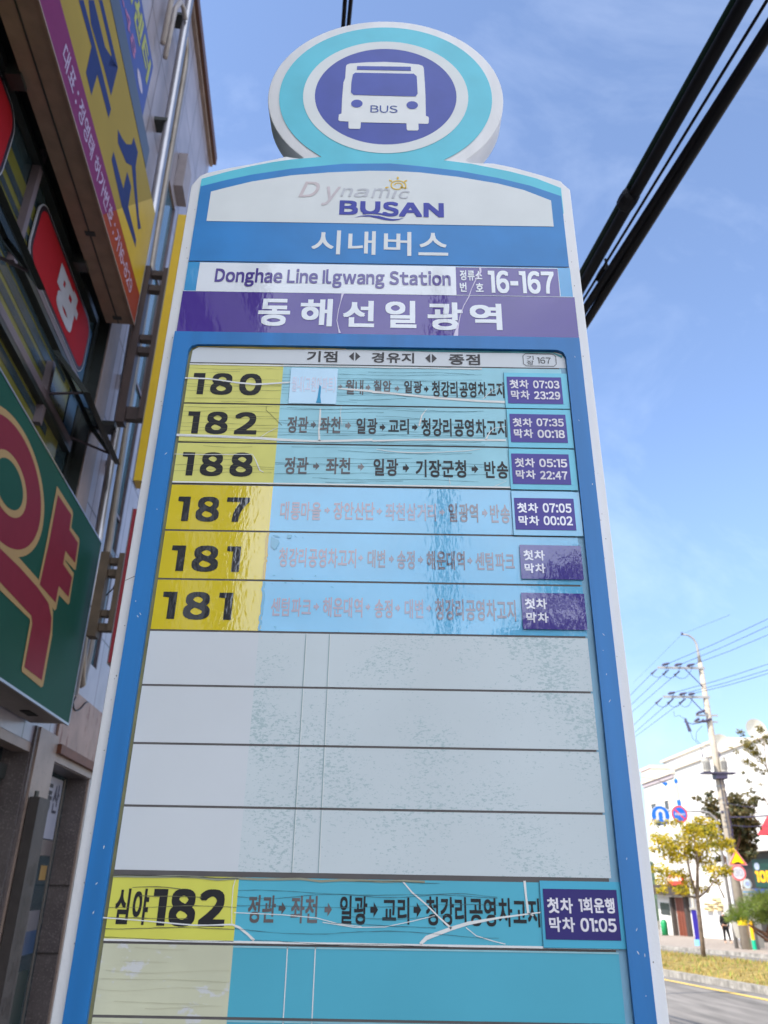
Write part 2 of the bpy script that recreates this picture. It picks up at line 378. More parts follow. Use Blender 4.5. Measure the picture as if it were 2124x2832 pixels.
purple_g = M('purple_laminate', C(66, 34, 138), var=.08, vscale=9, **LAM)
white_g = M('white_laminate', C(226, 230, 236), var=.04, vscale=9, **LAM)
ptext_g = M('purple_print', C(72, 52, 138), var=.06, vscale=20, **LAM)
lblue_g = M('light_blue_laminate', C(60, 150, 205), var=.08, vscale=9, **LAM)
yellow_g = M('yellow_laminate', C(220, 196, 20), var=.05, vscale=12, **LAM2)
sky_g = M('sky_blue_laminate', C(92, 178, 220), var=.08, vscale=14, **LAM2)
ind_g = M('indigo_laminate', C(50, 34, 132), var=.08, vscale=20, **LAM2)
blk_g = M('black_laminate', C(34, 34, 38), var=.1, vscale=30, **LAM2)
wht_g = M('white_print_laminate', C(226, 224, 236), var=.04, vscale=30, **LAM2)
yellow_w = M('faded_yellow', C(216, 212, 118), .5, .35, var=.07, vscale=22, speck=C(205, 205, 150), speck_t=.72, speck_s=60)
teal_w = M('faded_teal', C(158, 210, 224), .5, .35, var=.09, vscale=20, speck=C(170, 214, 222), speck_t=.70, speck_s=70, speck_stretch=(.4, 1, 2))
teal_d = M('teal_vinyl', C(84, 178, 202), .5, .35, var=.07, vscale=8)
ind_w = M('indigo_sticker', C(76, 66, 152), .45, .4, var=.09, vscale=16)
ind_d = M('dark_indigo_sticker', C(38, 26, 110), .45, .4, var=.09, vscale=16)
cyan_w = M('cyan_sticker', C(122, 204, 228), .45, .4, var=.06, vscale=16)
blank_w = M('blank_pale_vinyl', C(207, 212, 217), .45, .4, var=.05, vscale=5, speck=C(186, 190, 202), speck_t=.78, speck_s=120)
worn_w = M('worn_pale_vinyl', C(202, 212, 216), .5, .35, var=.06, vscale=4, speck=C(170, 190, 194), speck_t=.585, speck_s=230, speck_stretch=(1, 1, 2.0), speck_mod=.7)
teal_b = M('bottom_teal_vinyl', C(80, 172, 196), .5, .35, var=.06, vscale=6, speck=C(104, 180, 196), speck_t=.72, speck_s=80)
cream_w = M('peeling_cream_vinyl', C(205, 205, 178), .55, .3, var=.12, vscale=10, speck=C(206, 207, 206), speck_t=.56, speck_s=18, speck_stretch=(1, 1, 1.6), speck_mod=.3)
strip_k = M('grey_strip', C(98, 94, 94), .6, .3, var=.15, vscale=30, speck=C(130, 126, 126), speck_t=.7, speck_s=120)
olive = M('aged_adhesive', C(120, 118, 84), .6, .3, var=.3, vscale=30)
crk_w = M('white_crack', C(228, 228, 226), .6, .3, var=.05); crk_d = M('dark_crack', C(112, 110, 84), .7, .2, var=.2, vscale=50); crk_t = M('teal_crack', C(74, 108, 118), .7, .2, var=.2, vscale=50)
INK = {}
def ink(r, g, b, gl=False):
    k = (r, g, b, gl)
    if k not in INK:
        INK[k] = M('print_%d_%d_%d%s' % (r, g, b, '_laminated' if gl else ''), C(r, g, b), var=.12, vscale=40, **(LAM2 if gl else dict(rough=.5, spec=.3)))
    return INK[k]

sign = thing('bus_stop_sign', 'tall white and blue bus stop sign with round bus emblem and rows of route numbers', 'bus stop sign', (SIGN_X, SIGN_Y, gz(0, SIGN_Y, .13)))
UL, UR = -.327, .327
RU, RV = S(c1(855, 560)); RU = -.0104 - SIGN_X; RV = 2.8625
# outline of the body: board + shoulders + neck + disc
sh_l = PS(c2, (150, 195), (250, 160), (420, 122), (600, 90), (760, 58), (860, 34)); sh_r = PS(c3, (870, 86), (1000, 112), (1100, 138), (1250, 180), (1390, 225), (1435, 245))
RD = .218
out_l = [(UL, .05), (UL, S(c2(122, 245))[1] - .004)] + [(UL + .012, sh_l[0][1] + .004)] + sh_l[1:]
neck_l = S(c1(318, 888)); neck_r = S(c1(1352, 900))
def disc_pts(a0, a1, n, r=RD): return [(RU + r * math.cos(a0 + (a1 - a0) * i / n), RV + r * math.sin(a0 + (a1 - a0) * i / n)) for i in range(n + 1)]
aL = math.atan2(-.158, -.158); aR = math.atan2(-.158, .158)
dl = disc_pts(math.pi + .83, -.83, 72)      # over the top, from lower left to lower right
out_r = list(reversed([(UR, .05), (UR, S(c3(1447, 275))[1] - .004), (UR - .012, sh_r[-1][1] + .002)] + list(reversed(sh_r[:-1]))))
def fillet(p, q, r, n=5):
    return [tuple(Vector(p).lerp(Vector(r), t).lerp(Vector(r).lerp(Vector(q), t), t)) for t in [i / n for i in range(1, n)]]
kl = (dl[0][0] + .016, dl[0][1] - .012); kr = (dl[-1][0] - .016, dl[-1][1] - .012)
outline = out_l + fillet(out_l[-1], dl[0], kl) + dl + fillet(dl[-1], out_r[0], kr) + out_r
bm = bmesh.new()
vs = [bm.verts.new((u, 0, v)) for u, v in outline]
f0 = bm.faces.new(vs); ex = bmesh.ops.extrude_face_region(bm, geom=[f0])
for g in ex['geom']:
    if isinstance(g, bmesh.types.BMVert): g.co.y -= .045
bmesh.ops.recalc_face_normals(bm, faces=bm.faces)
fe = [e for e in bm.edges if all(abs(v.co.y) < 1e-6 for v in e.verts) or all(abs(v.co.y + .045) < 1e-6 for v in e.verts)]
bmesh.ops.bevel(bm, geom=fe, offset=.009, segments=3, profile=.5, affect='EDGES', clamp_overlap=True)
b = MB(fr_sign); bm.verts.ensure_lookup_table(); bm.verts.index_update()
b.add([tuple(v.co) for v in bm.verts], [tuple(v.index for v in f.verts) for f in bm.faces], white_paint); bm.free()
rn = random.Random(5)
for i in range(60):
    u = rn.choice((rn.uniform(UL + .008, UL + .02), rn.uniform(UR - .02, UR - .008))); v = rn.uniform(1.3, 2.6); k = rn.uniform(.0004, .0011)
    b.poly([(u + k * math.cos(j) * rn.uniform(.6, 1.2), v + k * math.sin(j) * rn.uniform(.6, 1.4)) for j in range(6)], .0002, M('dirt_fleck', C(120, 112, 104), .8, .2))
b.ribbon([(UL + .001, S((0, 1600))[1] + .0), (UL + .012, S((0, 1600))[1] + .006), (UL + .022, S((0, 1600))[1] + .009)], .0008, .0003, MATS['dirt_fleck'])
body = b.build('sign_body', sign)
for p in body.data.polygons: p.use_smooth = True
body.data.set_sharp_from_angle(angle=R(40))

# levels above the body face (metres)
E0, E1, E2, E3 = .0012, .0018, .0024, .0030
uL = S(c2(118, 830))[0]; uR = S(c3(1447, 890))[0]
# roundel
b = MB(fr_sign)
dpt = disc_pts(math.pi + .90, -.90, 72, .197)
tl = PS(c2, (215, 210), (400, 158), (600, 112), (760, 82), (900, 62)); tr = PS(c3, (700, 95), (850, 125), (1000, 155), (1200, 208), (1385, 280))
nl = S(c2(1132, 43)); nr = S(c3(488, 68))
tealP = tl + [nl] + dpt + [nr] + tr + [(tr[-1][0], tr[-1][1] - .06), (tl[0][0], tl[0][1] - .06)]
b.poly(tealP, E0, teal_v)
b.ring(RU, RV, .131, .153, E1, offw_v); b.ell(RU, RV, .1312, .1312, E1, navy_v, 80)
roundel = b.build('roundel', sign, normals=False)
b = MB(fr_sign)
bus = PS(c1, (637, 385), (643, 377), (660, 371), (760, 364), (860, 362), (960, 367), (1055, 377), (1075, 384), (1082, 396), (1088, 480), (1092, 560), (1094, 671), (1108, 676), (1111, 682), (1110, 712), (1105, 717), (1051, 716), (1053, 748), (1046, 755), (992, 755), (985, 749), (983, 714), (722, 708), (720, 740), (714, 746), (657, 745), (651, 739), (651, 704), (600, 701), (593, 695), (596, 664), (611, 657), (614, 580), (622, 480), (632, 455))
b.poly(bus, E2, pw_v)
b.poly(PS(c1, (700, 387), (1008, 391), (1009, 414), (699, 408)), E3, navy_v)
b.poly(PS(c1, (676, 436), (690, 425), (860, 428), (1025, 431), (1042, 446), (1045, 500), (1047, 546), (1036, 561), (860, 557), (680, 552), (665, 538), (668, 480)), E3, navy_v)
for q in ((699, 602), (1016, 611)):
    u, v = S(c1(*q)); b.ell(u, v, .0106, .0106, E3, navy_v, 32)
b.text('BUS', bx(c1, 777, 932, 654, 613), E3, ink(62, 84, 160), 0.0)
b.build('bus_pictogram', roundel, normals=False)
# header panel: blue arch, white arch panel, lettering
b = MB(fr_sign)
top = PS(c2, (207, 270), (400, 222), (600, 180), (900, 135), (1300, 97), (1659, 95)) + PS(c3, (300, 115), (600, 150), (900, 205), (1150, 265), (1387, 345))
vH = (S(c2(118, 828))[1] + S(c3(1447, 898))[1]) / 2
top[0] = (uL, top[0][1]); top[-1] = (uR, top[-1][1])
b.poly([(uL, vH)] + top + [(uR, vH)], E1, blue_v)
wp = PS(c2, (288, 312), (400, 283), (600, 235), (900, 188), (1200, 165), (1500, 153)) + PS(c3, (100, 155), (300, 165), (600, 200), (900, 250), (1100, 300), (1308, 380))
wb = (S(c2(256, 523))[1] + S(c3(1330, 593))[1]) / 2
b.poly([(wp[0][0], wb)] + wp + [(wp[-1][0], wb)], E2, offw_v)
b.ribbon([(uL, vH - .0006), (uR, vH - .0006)], .0016, E2, ink(30, 60, 105))
for ch, r in (('시', (285, 560, 988, 760)), ('내', (633, 895, 993, 768)), ('버', (973, 1235, 1003, 775)), ('스', (1303, 1585, 1000, 785))):
    b.text(ch, bx(c10, *r), E2, pw_v, .012)
header = b.build('header_panel', sign, normals=False)
b = MB(fr_sign)
for ch, r in (('B', (550, 727, 613, 478)), ('U', (748, 940, 606, 485)), ('S', (958, 1115, 630, 490)), ('A', (1117, 1338, 633, 497)), ('N', (1352, 1546, 637, 502))):
    b.text(ch, bx(c10, *r), E3, ink(70, 76, 168), .042)
wv = PS(c10, (688, 641), (760, 622), (830, 616), (930, 625), (1000, 645), (1060, 655), (1120, 652), (1165, 643), (1120, 662), (1060, 671), (980, 664), (900, 645), (840, 632), (760, 630))
b.poly(wv, E3, ink(70, 76, 168))
b.ribbon(PS(c10, (770, 604), (850, 596), (940, 606), (1000, 618)), .0035, E3 + .0002, ink(70, 76, 168))
b.text('D', bx(c10, 165, 362, 445, 298), E3, ink(206, 194, 196), .012, .3); b.text('y', bx(c10, 378, 560, 525, 345), E3, ink(204, 194, 198), .012, .3)
for ch, r in (('n', (560, 680, 440, 358)), ('a', (690, 835, 445, 362)), ('m', (855, 1035, 452, 362)), ('ı', (1048, 1100, 455, 385)), ('c', (1118, 1222, 460, 385))):
    b.text(ch, bx(c10, *r), E3, ink(196, 198, 204), .01, .25)
sunc = ink(232, 196, 84); su, sv = S(c10(1105, 335)); k = .0148
b.ribbon([(su + k * (1 - .75 * i / 34) * math.cos(-.6 + i * .34), sv + k * .92 * (1 - .75 * i / 34) * math.sin(-.6 + i * .34)) for i in range(30)], .0024, E3, sunc)
b.ribbon(PS(c10, (1130, 348), (1165, 358), (1198, 358)), [.004, .003, .001], E3, sunc)
for p, q in (((1107, 250), (1106, 276)), ((1024, 280), (1052, 298)), ((1196, 284), (1166, 300)), ((985, 356), (1020, 350))):
    b.ribbon(PS(c10, p, ((p[0] + q[0]) / 2, (p[1] + q[1]) / 2), q), [.0015, .0042, .0015], E3, sunc)
b.build('emblem', header, normals=False)
# stop name panel
b = MB(fr_sign)
vM = (S(c2(90, 1061))[1] + S(c3(1475, 1129))[1]) / 2; vN = (S(c2(40, 1378))[1] + S(c3(1513, 1440))[1]) / 2
vT = vH - .0016
b.rect((uL, uR + .001, vM, vT), E1, lblue_g)
uA = S(c2(190, 950))[0]; uB = S(c3(583, 1000))[0]; uC = S(c3(1369, 1015))[0]
b.rect((uA, uB, vM, vT - .0015), E2, white_g); b.rect((uB, uC, vM + .001, vT - .003), E2, purple_g)
b.ribbon([(uB, vT - .003), (uC, vT - .003), (uC, vM + .001)], .0012, E2 + .0003, white_g)
b.rect((uL - .001, uR + .003, vN, vM), E2, purple_g)
b.ribbon([(uL - .001, vN), (uR + .003, vN)], .0012, E2 + .0003, ink(170, 150, 190, True)); b.ribbon([(uL - .001, vN - .003), (uR + .003, vN - .003)], .004, E1 + .0002, ink(36, 34, 110, True))
b.ribbon([(uL, vM), (uR, vM)], .0008, E2 + .0004, white_g)
b.text('Donghae Line Ilgwang Station', bx(c2, 318, 2117, 1050, 908), E3, ptext_g, .03)
b.text('정류소', bx(c3, 612, 782, 993, 915), E3, white_g, .025); b.text('번', bx(c3, 612, 663, 1080, 1008), E3, white_g, .025); b.text('호', bx(c3, 733, 792, 1080, 1012), E3, white_g, .025)
b.text('16-167', bx(c3, 828, 1332, 1093, 920), E3, white_g, .03)
for ch, c, r in (('동', c2, (650, 893, 1340, 1133)), ('해', c2, (970, 1215, 1342, 1133)), ('선', c2, (1295, 1535, 1348, 1148)), ('일', c3, (42, 280, 1355, 1148)), ('광', c3, (365, 633, 1372, 1160)), ('역', c3, (688, 932, 1370, 1170))):
    b.text(ch, bx(c, *r), E3, white_g, .028)
cr = ink(190, 176, 206, True)
b.ribbon(PS(c3, (765, 890), (770, 930), (735, 985), (700, 1060), (680, 1120), (640, 1190), (615, 1260), (605, 1310), (590, 1370), (580, 1420)), [.004, .003, .0016, .001, .0015, .0012, .001, .0012, .004, .0075], E3 + .0003, cr)
b.ribbon(PS(c2, (1295, 1092), (1280, 1150), (1262, 1220), (1250, 1300), (1262, 1360), (1272, 1395)), [.004, .001, .0012, .001, .0015, .003], E3 + .0003, cr)
b.build('name_panel', sign, normals=False)
# blue frame round the timetable, standing proud
line_px = [1009, 1121, 1229, 1344, 1472, 1607, 1749, 1901, 2062, 2235, 2416, 2613, 2818]
LV = [S((755, y))[1] for y in line_px]
pL = S(c4(152, 850))[0]; pR = S(c5(1498, 900))[0]; pT = S((760, 962))[1]
fL = uL - .002; fR = uR + .002
b = MB(fr_sign); FT = .0068; rc = .013
lo = 1.0
fo = [(fL, lo), (fL, vN - .002), (fR, vN - .002), (fR, lo), (pR, lo)]
fo += [(pR, pT - rc), (pR - rc * .3, pT - rc * .3), (pR - rc, pT), (pL + rc, pT), (pL + rc * .3, pT - rc * .3), (pL, pT - rc), (pL, lo)]
b.prism(fo, .0002, FT, blue2_v)
b.box(fL, fR, .0002, FT, .55, 1.0, blue2_v)
rn = random.Random(12)
for i in range(24):                           # nicks and scratches in the paint
    u = rn.choice((rn.uniform(fL + .004, pL - .006), rn.uniform(pR + .006, fR - .004))); v = rn.uniform(1.3, vN - .02); l = rn.uniform(.001, .004); a = rn.uniform(-1.2, 1.2)
    b.ribbon([(u, v), (u + l * math.sin(a) * .5, v + l * .5), (u + l * math.sin(a), v + l)], [.0004, rn.uniform(.0005, .0012), .0003], FT + .0002, crk_w)
b.build('blue_frame', sign)
b = MB(fr_sign)
b.box(pL, pR, .0004, .0009, 1.0, pT, olive)
b.box(pL + .004, pR - .011, .0009, .0013, 1.0, LV[0] + .002, strip_k)
b.box(pR - .011, pR, .0009, .0012, 1.0, pT - .012, M('acrylic_edge', C(120, 168, 196), .25, .5, var=.15, vscale=12))
b.build('timetable_backing', sign)
qL, qR = pL + .0045, pR - .0085            # the strips
# heading strip
b = MB(fr_sign); b.poly([(qL, LV[0] + .0013), (qR + .008, LV[0] + .0013), (qR + .008, pT - .014), (qR + .003, pT - .004), (qR - .008, pT - .0015), (qL + .01, pT - .0015), (qL + .001, pT - .009)], E1, blank_w)
b.ribbon([(qL + .006, pT - .0016), (qL + .12, pT - .002), (qL + .235, pT - .002)], [.001, .005, .001], E2, M('aged_yellow_tape', C(176, 160, 90), .5, .3, var=.3, vscale=30))
b.ribbon([(qL + .235, pT - .002), (qL + .38, pT - .0025), (qR - .01, pT - .0025), (qR + .004, pT - .010)], [.001, .004, .002, .004], E2, M('aged_teal_tape', C(74, 140, 148), .5, .3, var=.3, vscale=30))
hk = ink(72, 70, 72)
b.text('기점', bx(c4, 1160, 1392, 232, 148), E2, hk, .02); b.text('경유지', bx(c5, -5, 308, 230, 155), E2, hk, .02); b.text('종점', bx(c5, 565, 795, 245, 165), E2, hk, .02)
for c, x0, x1, yb, yt in ((c4, 1480, 1567, 222, 155), (c5, 391, 476, 230, 163)):
    r = bx(c, x0, x1, yb, yt); um = (r[0] + r[1]) / 2; vm_ = (r[2] + r[3]) / 2
    b.poly([(r[0], vm_), (um - .0012, r[2]), (um - .0012, r[3])], E2, hk); b.poly([(r[1], vm_), (um + .0012, r[3]), (um + .0012, r[2])], E2, hk)
r = bx(c5, 1114, 1356, 254, 164); k = .004
rp_ = [(r[0] + k, r[2]), (r[1] - k, r[2]), (r[1], r[2] + k), (r[1], r[3] - k), (r[1] - k, r[3]), (r[0] + k, r[3]), (r[0], r[3] - k), (r[0], r[2] + k), (r[0] + k, r[2])]
b.ribbon(rp_, .0009, E2, hk); b.text('기', bx(c5, 1140, 1190, 208, 178), E2, hk, 0.); b.text('장', bx(c5, 1140, 1192, 243, 212), E2, hk, 0.); b.text('167', bx(c5, 1218, 1318, 235, 190), E2, hk, 0.)
b.build('heading_strip', sign, normals=False)

uY = S(c4(940, 720))[0]                      # number field | route field
HT = .0013                                   # half a grey line
def arrow(b, r, d, m):
    u0, u1, v0, v1 = r; vm = (v0 + v1) / 2; h = (v1 - v0); um = u0 + (u1 - u0) * .42
    b.poly([(u0, vm - h * .2), (um, vm - h * .2), (um, v0), (u1, vm), (um, v1), (um, vm + h * .2), (u0, vm + h * .2)], d, m)
def crackset(b, u0, u1, v0, v1, n, m, d, seed, w=.00034):
    rg = random.Random(seed)
    for i in range(n):
        v = v0 + (v1 - v0) * (i + rg.uniform(.1, .9)) / n; full = rg.random() < .6
        a = u0 if full else u0 + (u1 - u0) * rg.uniform(0, .5); e = u1 if full else a + (u1 - a) * rg.uniform(.3, 1.)
        P = []; k = max(5, int((e - a) / .009)); ph = rg.uniform(0, 6); am = rg.uniform(.0004, .0022); fq = rg.uniform(18, 45); sl = rg.uniform(-.012, .012); dv = 0
        for j in range(k + 1):
            u = a + (e - a) * j / k; dv += rg.uniform(-.00035, .00035)
            P.append((u, min(v1, max(v0, v + dv + am * math.sin(u * fq + ph) + sl * (u - a)))))
        b.ribbon(P, [w * rg.uniform(.5, 1.3) for _ in P], d, m)
def route(name, v1, v0, ym, tm, num, words, gl, tstick, extra=None, tr=None, label=None):
    b = MB(fr_sign); vt, vb = v1 - HT, v0 + HT
    d = E1 if gl else E2
    b.rect((qL, uY, vb, vt), d, ym); b.rect((uY, tr if tr else qR, vb, vt), d, tm)
    e = d + .0004
    for w in num: b.text(w[0], bx(*w[1]), e, w[2], w[3], 0., .12 if name != '심야' else .02)
    for w in words:
        if w[0] == '>': arrow(b, bx(*w[1]), e, w[2])
        else: b.text(w[0], bx(*w[1]), e, w[2], .024)
    if extra: extra(b, vb, vt, e + .0003)
    o = b.build('route_strip', sign, normals=False)
    if label: o['label'] = label
    if tstick:
        t = MB(fr_sign); rt, m1, rp2, m2, lines = tstick
        if rt: t.rect(bx(*rt), E3 + .0006, m1); t.ribbon([(bx(*rt)[0], bx(*rt)[3]), (bx(*rt)[0], bx(*rt)[2]), (bx(*rt)[1], bx(*rt)[2])], .0007, E3 + .0008, ink(60, 110, 130))
        t.rect(bx(*rp2), E3 + .0011, m2)
        for s_, r_ in lines: t.text(s_, bx(*r_), E3 + .0016, wht_g if gl else ink(232, 228, 236), .03)
        t.build('time_sticker', o, normals=False)
    return o
K = ink(52, 50, 52); K2 = ink(112, 108, 110); K3 = ink(142, 138, 140); K4 = ink(72, 68, 70); BK = ink(36, 36, 40)
P1 = ink(152, 142, 158, True); P2 = ink(146, 148, 170, True); P3 = ink(128, 126, 142, True); P4 = ink(92, 88, 104, True)
crk = lambda c, pts, w, m: (lambda b, e: b.ribbon(PS(c, *pts), w, e, m))
def ex180(b, vb, vt, e):
    patch = bx(c4, 1029, 1389, 553, 283)
    b.rect((patch[0], patch[1], max(vb, patch[2]), patch[3]), e + .0006, M('pale_patch', C(150, 196, 224), var=.05, vscale=20, **LAM2))
    b.text('월내(고원아파트)', bx(c4, 1045, 1378, 467, 345), e + .0009, ink(172, 180, 205, True), .02)
    b.poly([p for p in PS(c4, (1255, 412), (1268, 425), (1262, 500), (1268, 548), (1228, 548), (1240, 510))], e + .0012, M('torn_blue', C(40, 150, 195), .4, .4))
    b.ribbon(PS(c4, (230, 355), (400, 360), (500, 372), (620, 390), (760, 403), (860, 400), (1030, 388)), [.002, .0024, .002, .0028, .003, .003, .0024], e, crk_w)
    b.ribbon(PS(c4, (1395, 435), (1500, 443), (1659, 457)) + PS(c5, (0, 447), (150, 458), (400, 485), (600, 500), (800, 515), (980, 522)), [.002, .003, .004, .004, .0035, .004, .004, .0036, .004], e, crk_w)
    b.ribbon(PS(c5, (815, 500), (880, 440), (970, 400)), [.001, .0008, .0005], e, crk_w)
    crackset(b, qL, uY, vb, vt, 9, crk_d, e, 1); crackset(b, uY, uY + .3, vb, vt, 11, crk_t, e, 2, .0004)
    b.ribbon([(qL, vt - .0015), (uY, vt - .0022), (qR - .12, vt - .002)], .0024, e, crk_w)
def ex182(b, vb, vt, e):
    b.ribbon(PS(c4, (165, 790), (400, 798), (650, 808), (800, 815), (930, 825), (1200, 838), (1400, 835), (1659, 828)) + PS(c5, (0, 808), (300, 800), (600, 800), (985, 804)), [.004] * 5 + [.0036] * 3 + [.003] * 4, e, crk_w)
    b.ribbon(PS(c4, (1262, 590), (1258, 680), (1250, 760), (1255, 838)), [.002, .003, .0024, .003], e, crk_w)
    b.ribbon(PS(c4, (805, 808), (860, 770), (935, 735)), .0009, e, crk_w)
    b.ribbon(PS(c5, (400, 575), (365, 620), (345, 700)), [.0008, .002, .0026], e, crk_w); b.ribbon(PS(c5, (835, 800), (870, 740), (900, 715), (985, 702)), [.0025, .0012, .001, .0006], e, crk_w)
    b.ribbon(PS(c4, (1420, 570), (1415, 640), (1428, 715)), .0007, e, crk_w)
    crackset(b, qL, uY, vb, vt, 9, crk_d, e, 3); crackset(b, uY, uY + .3, vb, vt, 13, crk_t, e, 4, .0004)
    b.ribbon(PS(c4, (850, 570), (848, 600), (880, 630), (930, 680), (970, 718)), .0006, e, crk_d)
def ex188(b, vb, vt, e):
    b.ribbon(PS(c4, (150, 936), (400, 940), (745, 938), (770, 985), (800, 1060), (830, 1075)), [.0008, .0009, .001, .0016, .0016, .0008], e, crk_w)
    b.ribbon(PS(c5, (30, 870), (100, 882), (200, 892), (320, 897), (500, 892), (700, 882), (800, 868)), [.0008, .001, .0014, .0014, .001, .001, .0008], e, crk_w)
    b.ribbon(PS(c5, (565, 1080), (575, 1130)), .0008, e, crk_w); b.ribbon(PS(c5, (900, 1145), (990, 1105), (900, 1085)), .0007, e, crk_w)
    b.ribbon([(qL, vb + .0012), (qR, vb + .0012)], .0022, e, crk_w)
    crackset(b, qL, uY, vb + .012, vt - .004, 7, crk_d, e, 5); crackset(b, uY, uY + .3, vb, vt, 8, crk_t, e, 6, .0004)
def exn(b, vb, vt, e):
    b.ribbon(PS(c8, (175, 388), (400, 405), (560, 420), (700, 432), (780, 432), (920, 428), (960, 445), (1010, 485), (1045, 520)), [.0012, .001, .0013, .0014, .0012, .0018, .0024, .0024, .003], e, crk_w)
    b.ribbon(PS(c8, (940, 165), (925, 215), (918, 320), (917, 425)), .0009, e, crk_w)
    b.ribbon(PS(c9, (285, 152), (330, 205), (400, 265), (460, 325), (520, 380)), [.0014, .0016, .0014, .0016, .0022], e, crk_w)
    b.ribbon(PS(c9, (370, 455), (400, 425), (520, 380), (600, 355), (750, 328), (950, 302)), [.003, .0042, .0036, .0034, .002, .0012], e, crk_w)
    b.ribbon(PS(c9, (872, 150), (880, 230), (890, 305), (915, 318)), [.0028, .0022, .0028, .001], e, crk_w)
    b.ribbon(PS(c9, (590, 375), (640, 415), (720, 440), (780, 455)), .0009, e, crk_w); b.ribbon(PS(c9, (-100, 350), (60, 375), (200, 372), (330, 345), (440, 318)), .0008, e, crk_w)
    b.ribbon(PS(c8, (930, 360), (1200, 372), (1400, 390), (1530, 425), (1659, 440)), .0008, e, crk_w)
    b.ribbon([(qL, vt - .001)] + [(qL + (qR - qL) * i / 24, vt - .0015 + random.uniform(-.0012, .0012)) for i in range(1, 16)], .0024, e, ink(150, 152, 132))
    b.ribbon([(qL, vb + .001), (qR, vb + .001)], .0022, e, crk_w)
    crackset(b, qL, uY, vb, vt, 7, crk_d, e, 7, .0007); crackset(b, uY, qR - .13, vb, vt, 8, crk_t, e, 8, .0005)
def wavy_edge(dark):
    def f(b, vb, vt, e):
        n = 18; b.ribbon([(uY + random.uniform(-.0012, .0012) - .001, vb + (vt - vb) * i / n) for i in range(n + 1)], .0032, e, dark)
        for i in range(7):
            u, v = uY + random.uniform(.005, .1), random.choice((vb, vt)) ; v += (vt - vb) * random.uniform(0, .1) * (1 if v == vb else -1)
            b.poly([(u + random.uniform(-.003, .003), v + random.uniform(-.002, .002)) for _ in range(3)], e, M('bare_teal', C(52, 150, 184), var=.1, **LAM2))
    return f
def ex181(b, vb, vt, e):
    wavy_edge(M('bare_yellow', C(196, 160, 10), var=.1, **LAM2))(b, vb, vt, e)
    bt = M('bare_teal', C(52, 150, 184), var=.1, **LAM2)
    b.poly(PS(c6, (945, 475), (1000, 500), (1005, 520), (980, 560), (970, 570), (945, 545)), e + .0003, bt); b.poly(PS(c6, (1060, 462), (1093, 465), (1085, 488), (1057, 485)), e + .0003, bt); b.poly(PS(c6, (955, 463), (990, 466), (1010, 480), (975, 476)), e + .0003, bt)

route('180', LV[0], LV[1], yellow_w, teal_w, [('180', (c4, 287, 815, 484, 318), BK, .036)],
  [('>', (c4, 1398, 1432, 438, 402), K3), ('월내', (c4, 1455, 1590, 482, 368), K2), ('>', (c4, 1608, 1645, 452, 402), K3), ('칠암', (c5, 10, 140, 446, 360), K2), ('>', (c5, 166, 202, 446, 398), K3), ('일광', (c5, 235, 367, 456, 364), K4), ('>', (c5, 382, 416, 450, 400), K), ('청강리공영차고지', (c5, 440, 972, 488, 370), K)], False,
  ((c5, 976, 1445, 571, 310), cyan_w, (c5, 996, 1400, 537, 340), ind_w, [('첫차', (c5, 1012, 1152, 426, 362)), ('07:03', (c5, 1185, 1378, 426, 368)), ('막차', (c5, 1022, 1160, 505, 440)), ('23:29', (c5, 1192, 1385, 507, 448))]), ex180, label='cracked route strip 180 with a pale blue patch')
route('182', LV[1], LV[2], yellow_w, teal_w, [('182', (c4, 246, 780, 784, 612), BK, .036)],
  [('정관', (c4, 1010, 1170, 775, 648), K2), ('>', (c4, 1190, 1230, 742, 682), K2), ('좌천', (c4, 1258, 1415, 777, 650), K2), ('>', (c4, 1452, 1497, 750, 688), K3), ('일광', (c5, -118, 37, 757, 640), K4), ('>', (c5, 55, 97, 735, 680), K), ('교리', (c5, 118, 270, 757, 645), K), ('>', (c5, 293, 335, 735, 680), K), ('청강리공영차고지', (c5, 362, 990, 777, 645), K)], False,
  ((c5, 997, 1472, 862, 578), cyan_w, (c5, 1017, 1433, 823, 615), ind_w, [('첫차', (c5, 1035, 1178, 708, 645)), ('07:35', (c5, 1210, 1410, 706, 648)), ('막차', (c5, 1043, 1185, 790, 725)), ('00:18', (c5, 1218, 1418, 792, 732))]), ex182, label='cracked route strip 182')
route('188', LV[2], LV[3], yellow_w, teal_w, [('188', (c4, 203, 748, 1105, 922), BK, .036)],
  [('정관', (c4, 988, 1170, 1090, 958), K2), ('>', (c4, 1207, 1255, 1058, 998), K2), ('좌천', (c4, 1305, 1490, 1090, 963), K2), ('>', (c4, 1548, 1597, 1064, 1002), K3), ('일광', (c5, 8, 190, 1067, 940), K4), ('>', (c5, 225, 272, 1042, 975), K), ('기장군청', (c5, 320, 692, 1078, 948), K), ('>', (c5, 733, 782, 1048, 985), K), ('반송', (c5, 828, 1003, 1086, 957), K)], False,
  ((c5, 1012, 1503, 1172, 872), cyan_w, (c5, 1030, 1457, 1132, 908), ind_w, [('첫차', (c5, 1050, 1197, 1007, 940)), ('05:15', (c5, 1230, 1435, 1008, 946)), ('막차', (c5, 1057, 1203, 1093, 1028)), ('22:47', (c5, 1237, 1438, 1098, 1036))]), ex188, label='cracked route strip 188')
